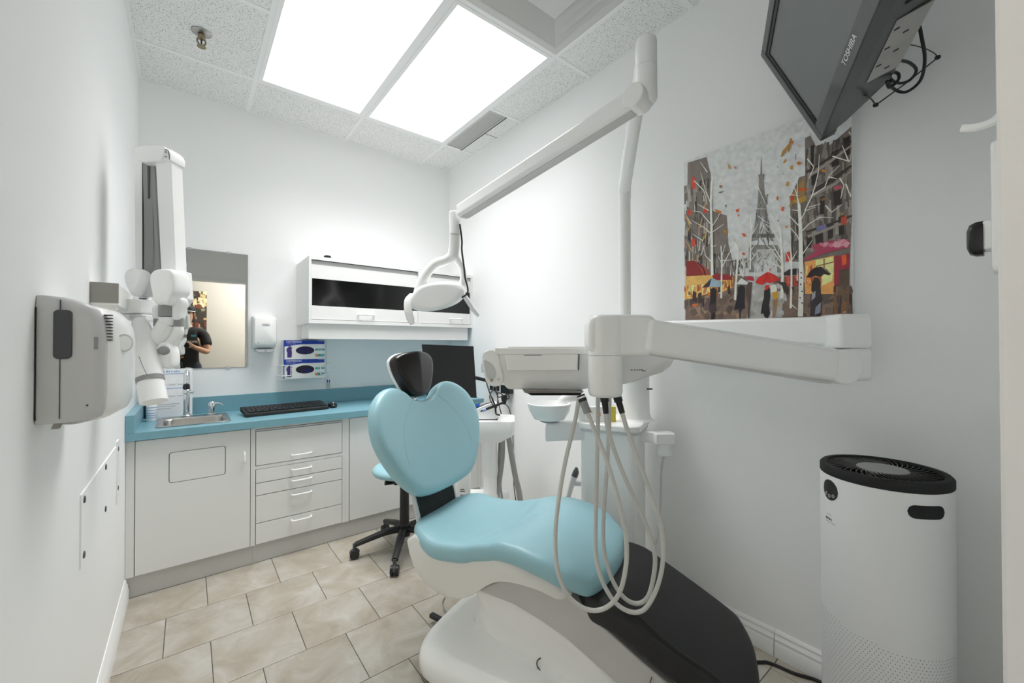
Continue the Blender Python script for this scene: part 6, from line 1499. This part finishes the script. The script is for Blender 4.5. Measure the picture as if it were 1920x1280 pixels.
for dth, dz in ((-0.10, -0.014), (0.0, -0.018), (0.10, -0.014)):
    b = MB()
    b.tube([on_cyl(th0 + dth + 0.028 * math.cos(k * math.pi / 5), zz0 + dz + 0.0042 * math.sin(k * math.pi / 5), 0.0018) for k in range(11)], 0.0006, 5, 1)
    b.build('touch_icon', 'print_white', t)
th1, zz1 = (-2.3401, 0.7812)
cyl_patch('handle_slot', 'black_matte', th1, zz1, 0.045 / AR, lambda q: 0.0175 * min(1.0, math.sqrt(max(0, 1 - max(0, (abs(q) * 0.045 - 0.0275) / 0.0175) ** 2))), 0.0012, 30)
th2, zz2 = (2.3703, 0.6975)
for k in range(4):
    cyl_patch('air_quality_mark', 'print_black' if k < 3 else 'print_grey', th2 - 0.09 + k * 0.05, zz2, 0.015, lambda q: 0.0028, 0.0006, 3)
cyl_patch('air_quality_mark', 'print_grey', th2 + 0.02, zz2 - 0.009, 0.13, lambda q: 0.0006, 0.0006, 8)
cyl_patch('air_quality_mark', 'print_grey', th2 + 0.0, zz2 + 0.013, 0.06, lambda q: 0.0004, 0.0006, 6)
pf = MB()
nc = 100
for r in range(44):
    z = 0.035 + r * 0.0088
    for k in range(nc):
        a = 2 * math.pi * (k + 0.5 * (r % 2)) / nc
        if z > 0.412 - 0.028 * math.cos(a - 3.55 + 0.5) * 0 + 0.015 * math.sin(a * 1.0 + 0.4): continue
        da, dz = 0.0013 / AR, 0.0013
        o = len(pf.v)
        pf.v += [tuple(on_cyl(a - da, z, 0.0003)), tuple(on_cyl(a, z - dz, 0.0003)), tuple(on_cyl(a + da, z, 0.0003)), tuple(on_cyl(a, z + dz, 0.0003))]
        pf.f.append((o, o + 1, o + 2, o + 3))
tag(pf.build('perforations', 'dark_grey', t), None, kind='stuff')
tag(MB().tube([V((1.52, 0.80, 0.006)), V((1.7120, 0.6560, 0.0060)), V((1.7480, 0.6200, 0.0060)), V((1.7630, 0.5470, 0.0060)), V((1.7910, 0.4820, 0.0060)), V((1.775, 0.42, 0.006)), V((1.72, 0.38, 0.006))], 0.0055, 8).build('floor_cable', 'black'), 'black power cable running along the floor to the air purifier', 'cable')

# ------------------------------------------------------------------ front wall beside the doorway
t = thing('coat_hook', (0.8, YF, 1.5), 'white curved coat hook on the wall by the door', 'hook')
hx_ = 0.80
MB().box(hx_ - 0.012, hx_ + 0.012, YF + 0.0005, YF + 0.004, 1.485, 1.545).build('plate', 'plastic', t, bev=0.001)
MB().tube([V((hx_, YF + 0.003, 1.510)), V((hx_, YF + 0.012, 1.503)), V((hx_, YF + 0.026, 1.502)), V((hx_, YF + 0.0385, 1.506))], [0.0055, 0.005, 0.005, 0.0045], 10).build('prong', 'plastic', t)
t = thing('wall_holder', (0.8, YF, 1.3), 'white wall holder gripping a black handpiece beside the door', 'holder')
MB().prism(rrect(0.06, 0.160, 0.008, 3, 0.80, 1.391), (0, YF + 0.0005, 0), X, Z, (0, 0.0125, 0)).build('plate', 'plastic', t, bev=0.003)
MB().obox((0.80, YF + 0.016, 1.358), X * 0.016, Y * 0.005, Z * 0.018).build('cradle', 'plastic_matte', t, bev=0.003)
b = MB(); 
b.loft([[(0.80 + p[0], YF + 0.020 + y, 1.356 + p[1]) for p in [(a_ * k, c_ * k) for a_, c_ in rrect(0.034, 0.044, 0.012, 3)]] for y, k in ((0.0, 1.0), (0.007, 0.98), (0.012, 0.86), (0.0145, 0.55))])
b.build('handpiece', 'black_gloss', t, fix=True, ang=50)
MB().cyl((0.80, YF + 0.003, 1.318), (0.80, YF + 0.003, 1.298), 0.004, seg=10).build('tail', 'plastic', t)

# ------------------------------------------------------------------ hallway seen in the mirror: picture, photographer, camera on a tripod
t = thing('hall_picture', (-0.1, HY, 1.2), 'dark cafe picture on the hallway wall seen in the mirror', 'picture')
MB().box(-0.42, 0.212, HY + 0.0005, HY + 0.025, 1.18, 2.03).build('canvas', 'black_matte', t)
hv, hf_, hcol = [], [], []
rr_ = random.Random(11)
def hp_(rgb, pts, k):
    o = len(hv)
    hv.extend((a, HY + 0.0255 + 0.00004 * k, b) for a, b in pts); hf_.append(tuple(range(o, o + len(pts)))); hcol.append(lin(rgb))
hp_((60, 50, 44), [(-0.42, 1.18), (0.212, 1.18), (0.212, 2.03), (-0.42, 2.03)], 0)
k = 1
for (a0, a1, b0, b1, cols, n) in ((-0.42, 0.05, 1.85, 2.03, [(120, 122, 128), (96, 98, 104), (150, 150, 152)], 40), (0.02, 0.212, 1.78, 2.03, [(230, 210, 170), (206, 180, 130), (60, 46, 36), (40, 34, 30)], 50), (-0.42, 0.212, 1.66, 1.82, [(60, 80, 44), (40, 56, 34), (120, 60, 40), (150, 140, 120)], 70), (-0.42, 0.212, 1.18, 1.66, [(90, 70, 54), (150, 120, 90), (40, 34, 32), (196, 160, 120), (110, 50, 40)], 140)):
    for _ in range(n):
        a, b = rr_.uniform(a0, a1 - 0.03), rr_.uniform(b0, b1 - 0.03)
        w, h_ = rr_.uniform(0.012, 0.05), rr_.uniform(0.015, 0.07)
        hp_(rr_.choice(cols), [(a, b), (min(a + w, a1), b + rr_.uniform(-0.01, 0.01)), (min(a + w, a1), min(b + h_, b1)), (a, min(b + h_, b1))], k); k += 1
me = bpy.data.meshes.new('brush_strokes'); me.from_pydata(hv, [], [f[::-1] for f in hf_])
ca_ = me.color_attributes.new('pigment', 'FLOAT_COLOR', 'CORNER')
for pl in me.polygons:
    for li in pl.loop_indices: ca_.data[li].color = hcol[pl.index]
me.materials.append(MATS['oil_paint'])
ob = bpy.data.objects.new('brush_strokes', me); COL.objects.link(ob); attach(ob, t)

def skin_mesh(name, m, verts, edges, root=0, sub=2, parent=None):
    """continuous body grown from a jointed skeleton: verts = [(x, y, z, r)]"""
    me = bpy.data.meshes.new(name)
    me.from_pydata([v[:3] for v in verts], edges, [])
    ob = bpy.data.objects.new(name, me); COL.objects.link(ob)
    md = ob.modifiers.new('skin', 'SKIN')
    md.use_smooth_shade = True
    for i, v in enumerate(verts):
        sv = me.skin_vertices[0].data[i]
        sv.radius = (v[3], v[4] if len(v) > 4 else v[3])
        sv.use_root = (i == root)
    ss = ob.modifiers.new('sub', 'SUBSURF'); ss.levels = sub; ss.render_levels = sub
    me.materials.append(MATS[m])
    if parent: attach(ob, parent)
    return ob

# photographer: stands behind the tripod, hands on the camera
PX0, PY0 = -0.03, -0.46
t = thing('person', (PX0, PY0, 0), 'person in black shirt and cap holding a camera, seen in the mirror', 'person')
bv, be = [], []
def chain(start, pts):
    i = start
    for p in pts:
        bv.append(p); j = len(bv) - 1
        if i is not None: be.append((i, j))
        i = j
    return i
pel = chain(None, [(PX0, PY0, 0.93, 0.13, 0.10)])
chest = chain(pel, [(PX0, PY0 + 0.01, 1.08, 0.125, 0.095), (PX0, PY0 + 0.01, 1.25, 0.14, 0.105), (PX0, PY0 + 0.01, 1.37, 0.13, 0.10)])
neck = chain(chest, [(PX0, PY0 + 0.02, 1.455, 0.055), (PX0, PY0 + 0.035, 1.515, 0.055)])
head = chain(neck, [(PX0 + 0.004, PY0 + 0.055, 1.565, 0.070, 0.080), (PX0 + 0.006, PY0 + 0.055, 1.63, 0.078, 0.092), (PX0 + 0.006, PY0 + 0.045, 1.69, 0.066, 0.080)])
hands = {}
for s, el, wr in ((1, (0.195, -0.36, 1.13), (0.045, -0.205, 1.205)), (-1, (-0.28, -0.35, 1.12), (-0.205, -0.165, 1.19))):
    w = chain(chest, [(PX0 + s * 0.10, PY0 + 0.01, 1.405, 0.075), (PX0 + s * 0.185, PY0 + 0.01, 1.385, 0.058), (PX0 + s * 0.215, PY0 + 0.06, 1.27, 0.048), (el[0], el[1], el[2], 0.043), ((el[0] + wr[0]) / 2, (el[1] + wr[1]) / 2, (el[2] + wr[2]) / 2, 0.036), (wr[0], wr[1], wr[2], 0.026)])
    palm = chain(w, [(wr[0] - s * 0.012, wr[1] + 0.035, wr[2] + 0.012, 0.028, 0.018), (wr[0] - s * 0.022, wr[1] + 0.065, wr[2] + 0.022, 0.032, 0.015)])
    px, py, pz = bv[palm][:3]
    for k, (dz, ln) in enumerate(((0.026, 0.9), (0.009, 1.0), (-0.009, 0.95), (-0.025, 0.75))):
        chain(palm, [(px - s * 0.008, py + 0.022 * ln, pz + dz, 0.0095), (px - s * 0.026, py + 0.036 * ln, pz + dz * 1.05, 0.0085), (px - s * 0.044, py + 0.036 * ln, pz + dz, 0.0075)])
    chain(palm - 1, [(wr[0] - s * 0.034, wr[1] + 0.030, wr[2] + 0.034, 0.011), (wr[0] - s * 0.052, wr[1] + 0.045, wr[2] + 0.044, 0.009)])
for s in (-1, 1):
    chain(pel, [(PX0 + s * 0.09, PY0, 0.87, 0.095), (PX0 + s * 0.10, PY0 + 0.02, 0.66, 0.075), (PX0 + s * 0.10, PY0 + 0.02, 0.48, 0.056), (PX0 + s * 0.105, PY0 - 0.01, 0.30, 0.052), (PX0 + s * 0.11, PY0 - 0.02, 0.09, 0.036), (PX0 + s * 0.115, PY0 + 0.05, 0.045, 0.038), (PX0 + s * 0.12, PY0 + 0.13, 0.035, 0.033)])
skin_mesh('body', 'skin', bv, be, 0, 2, t)
# clothing
sv_, se_ = [], []
def ch2(i, pts):
    for p in pts:
        sv_.append(p); j = len(sv_) - 1
        if i is not None: se_.append((i, j))
        i = j
    return i
p_ = ch2(None, [(PX0, PY0, 0.80, 0.178, 0.146)])
p_ = ch2(p_, [(PX0, PY0, 0.93, 0.170, 0.136)])
c_ = ch2(p_, [(PX0, PY0 + 0.01, 1.06, 0.148, 0.115), (PX0, PY0 + 0.01, 1.25, 0.156, 0.120), (PX0, PY0 + 0.01, 1.37, 0.142, 0.112)])
ch2(c_, [(PX0, PY0 + 0.02, 1.438, 0.070)])
for s in (-1, 1):
    ch2(c_, [(PX0 + s * 0.10, PY0 + 0.01, 1.405, 0.088), (PX0 + s * 0.188, PY0 + 0.01, 1.385, 0.076), (PX0 + s * 0.216, PY0 + 0.06, 1.26, 0.070), (PX0 + s * 0.220, PY0 + 0.085, 1.21, 0.068)])
skin_mesh('shirt', 'shirt', sv_, se_, 0, 2, t)
sv_, se_ = [], []
p_ = ch2(None, [(PX0, PY0, 0.93, 0.168, 0.130)])
ch2(p_, [(PX0, PY0, 1.06, 0.150, 0.118)])
for s in (-1, 1):
    ch2(p_, [(PX0 + s * 0.09, PY0, 0.87, 0.116), (PX0 + s * 0.10, PY0 + 0.02, 0.66, 0.088), (PX0 + s * 0.10, PY0 + 0.02, 0.48, 0.068), (PX0 + s * 0.105, PY0 - 0.01, 0.30, 0.064), (PX0 + s * 0.11, PY0 - 0.015, 0.10, 0.060)])
skin_mesh('trousers', 'jeans', sv_, se_, 0, 2, t)
for s in (-1, 1):
    MB().ellipsoid((PX0 + s * 0.118, PY0 + 0.06, 0.045), (0.048, 0, 0), (0, 0.135, 0), (0, 0, 0.043), 16, 10).build('shoe', 'shoe', t)
hcx_, hcy_, hcz_ = PX0 + 0.006, PY0 + 0.05, 1.64
MB().lathe([(0.098, 0.0), (0.100, 0.02), (0.094, 0.055), (0.070, 0.085), (0.030, 0.098)], (hcx_, hcy_ - 0.004, hcz_ + 0.015), Z, 24).build('cap', 'cap_fabric', t, ang=60)
MB().prism([(-0.075, 0.0), (-0.065, 0.06), (-0.03, 0.09), (0.03, 0.09), (0.065, 0.06), (0.075, 0.0)], (hcx_, hcy_ + 0.07, hcz_ + 0.018), X, V((0, 1, -0.15)), (0, 0, 0.006)).build('cap_brim', 'cap_fabric', t, bev=0.002)
MB().tube([(hcx_ - 0.09, hcy_ + 0.05, hcz_ + 0.022), (hcx_ - 0.05, hcy_ + 0.098, hcz_ + 0.024), (hcx_, hcy_ + 0.112, hcz_ + 0.026), (hcx_ + 0.05, hcy_ + 0.098, hcz_ + 0.024), (hcx_ + 0.09, hcy_ + 0.05, hcz_ + 0.022)], 0.004, 6).build('cap_piping', 'print_white', t)
MB().tube([(hcx_ - 0.085, hcy_ - 0.02, hcz_ + 0.01), (hcx_ - 0.06, hcy_ - 0.085, hcz_ - 0.01), (hcx_, hcy_ - 0.105, hcz_ - 0.015), (hcx_ + 0.06, hcy_ - 0.085, hcz_ - 0.01), (hcx_ + 0.085, hcy_ - 0.02, hcz_ + 0.01)], 0.022, 8).build('hair', 'hair', t)
for s in (-1, 1):
    MB().ellipsoid((hcx_ + s * 0.032, hcy_ + 0.088, hcz_ - 0.005), (0.011, 0, 0), (0, 0.004, 0), (0, 0, 0.005), 12, 8).build('eye', 'print_white', t)
    MB().ellipsoid((hcx_ + s * 0.032, hcy_ + 0.0915, hcz_ - 0.005), (0.0045, 0, 0), (0, 0.0015, 0), (0, 0, 0.005), 10, 6).build('pupil', 'black', t)
    MB().ellipsoid((hcx_ + s * 0.084, hcy_ - 0.002, hcz_ - 0.012), (0.010, 0, 0), (0, 0.017, 0), (0, 0, 0.028), 12, 8).build('ear', 'skin', t)
MB().tube([(hcx_, hcy_ + 0.088, hcz_ + 0.004), (hcx_, hcy_ + 0.106, hcz_ - 0.028), (hcx_, hcy_ + 0.094, hcz_ - 0.038)], [0.007, 0.012, 0.009], 8).build('nose', 'skin', t)
MB().tube([(hcx_ - 0.024, hcy_ + 0.082, hcz_ - 0.062), (hcx_, hcy_ + 0.092, hcz_ - 0.064), (hcx_ + 0.024, hcy_ + 0.082, hcz_ - 0.062)], 0.005, 8).build('mouth', 'red', t)
text('pixmonia', 0.05, (PX0 + 0.03, PY0 + 0.152, 1.275), -X, Z, 'print_white', t)
MB().box(PX0 + 0.055, PX0 + 0.105, PY0 + 0.142, PY0 + 0.148, 1.335, 1.36).build('chest_logo', 'print_teal', t)

Fh = V((math.sin(YAW), math.cos(YAW), 0)); Rh = V((math.cos(YAW), -math.sin(YAW), 0))
CB = V((0, 0, 1.22)) - Fh * 0.165
t = thing('photo_camera', tuple(CB - Z * 0.05), 'black photo camera with wide lens mounted on the tripod', 'camera')
MB().obox(CB, Rh * 0.068, Fh * 0.032, Z * 0.046).build('body', 'black', t, bev=0.008, seg=3)
MB().obox(CB + Z * 0.055 + Fh * 0.004, Rh * 0.026, Fh * 0.028, Z * 0.018).build('viewfinder', 'black', t, bev=0.006)
MB().lathe([(0.030, 0.03), (0.034, 0.04), (0.034, 0.085), (0.040, 0.10), (0.041, 0.128), (0.036, 0.130), (0.030, 0.118)], CB, Fh, 28).build('lens', 'black_matte', t, ang=40)
MB().lathe([(0.030, 0.112), (0.022, 0.119), (0.008, 0.121)], CB, Fh, 24).build('front_glass', 'dark_glass', t)
MB().lathe([(0.0345, 0.06), (0.0348, 0.064)], CB, Fh, 28).build('lens_ring', 'orange_metal', t)
t = thing('tripod', (CB.x, CB.y, 0), 'black tripod with orange fittings standing in the doorway', 'tripod')
TB = V((CB.x, CB.y, 0))
MB().lathe([(0.028, 1.150), (0.030, 1.155), (0.030, 1.1725)], TB, Z, 16).build('plate', 'orange_metal', t)
MB().ellipsoid(TB + Z * 1.125, (0.024, 0, 0), (0, 0.024, 0), (0, 0, 0.026), 16, 10).build('ball_head', 'black', t)
MB().lathe([(0.030, 1.045), (0.030, 1.105), (0.022, 1.115)], TB, Z, 20).build('head_base', 'black', t)
MB().cyl(TB + V((0.028, 0, 1.075)), TB + V((0.055, 0, 1.075)), 0.012, seg=12).build('knob', 'orange_metal', t)
MB().lathe([(0.014, 0.72), (0.014, 1.05)], TB, Z, 14).build('centre_column', 'dark_grey', t)
MB().lathe([(0.042, 0.97), (0.045, 0.985), (0.045, 1.01), (0.030, 1.02)], TB, Z, 18).build('crown', 'black', t)
for a in (80, 200, 320):
    a = math.radians(a); d = V((math.cos(a), math.sin(a), 0))
    lg_ = MB().tube([TB + d * 0.04 + Z * 0.99, TB + d * 0.125 + Z * 0.50], 0.0155, 10, smooth=False).build('leg', 'black', t)
    MB().tube([TB + d * 0.125 + Z * 0.51, TB + d * 0.21 + Z * 0.02], 0.012, 10, smooth=False).build('lower_leg', 'dark_grey', lg_)
    MB().tube([TB + d * 0.121 + Z * 0.525, TB + d * 0.131 + Z * 0.465], 0.019, 10, smooth=False).build('leg_lock', 'orange_metal', lg_)
    MB().ellipsoid(TB + d * 0.211 + Z * 0.016, (0.015, 0, 0), (0, 0.015, 0), (0, 0, 0.0155), 10, 8).build('foot', 'black', lg_)
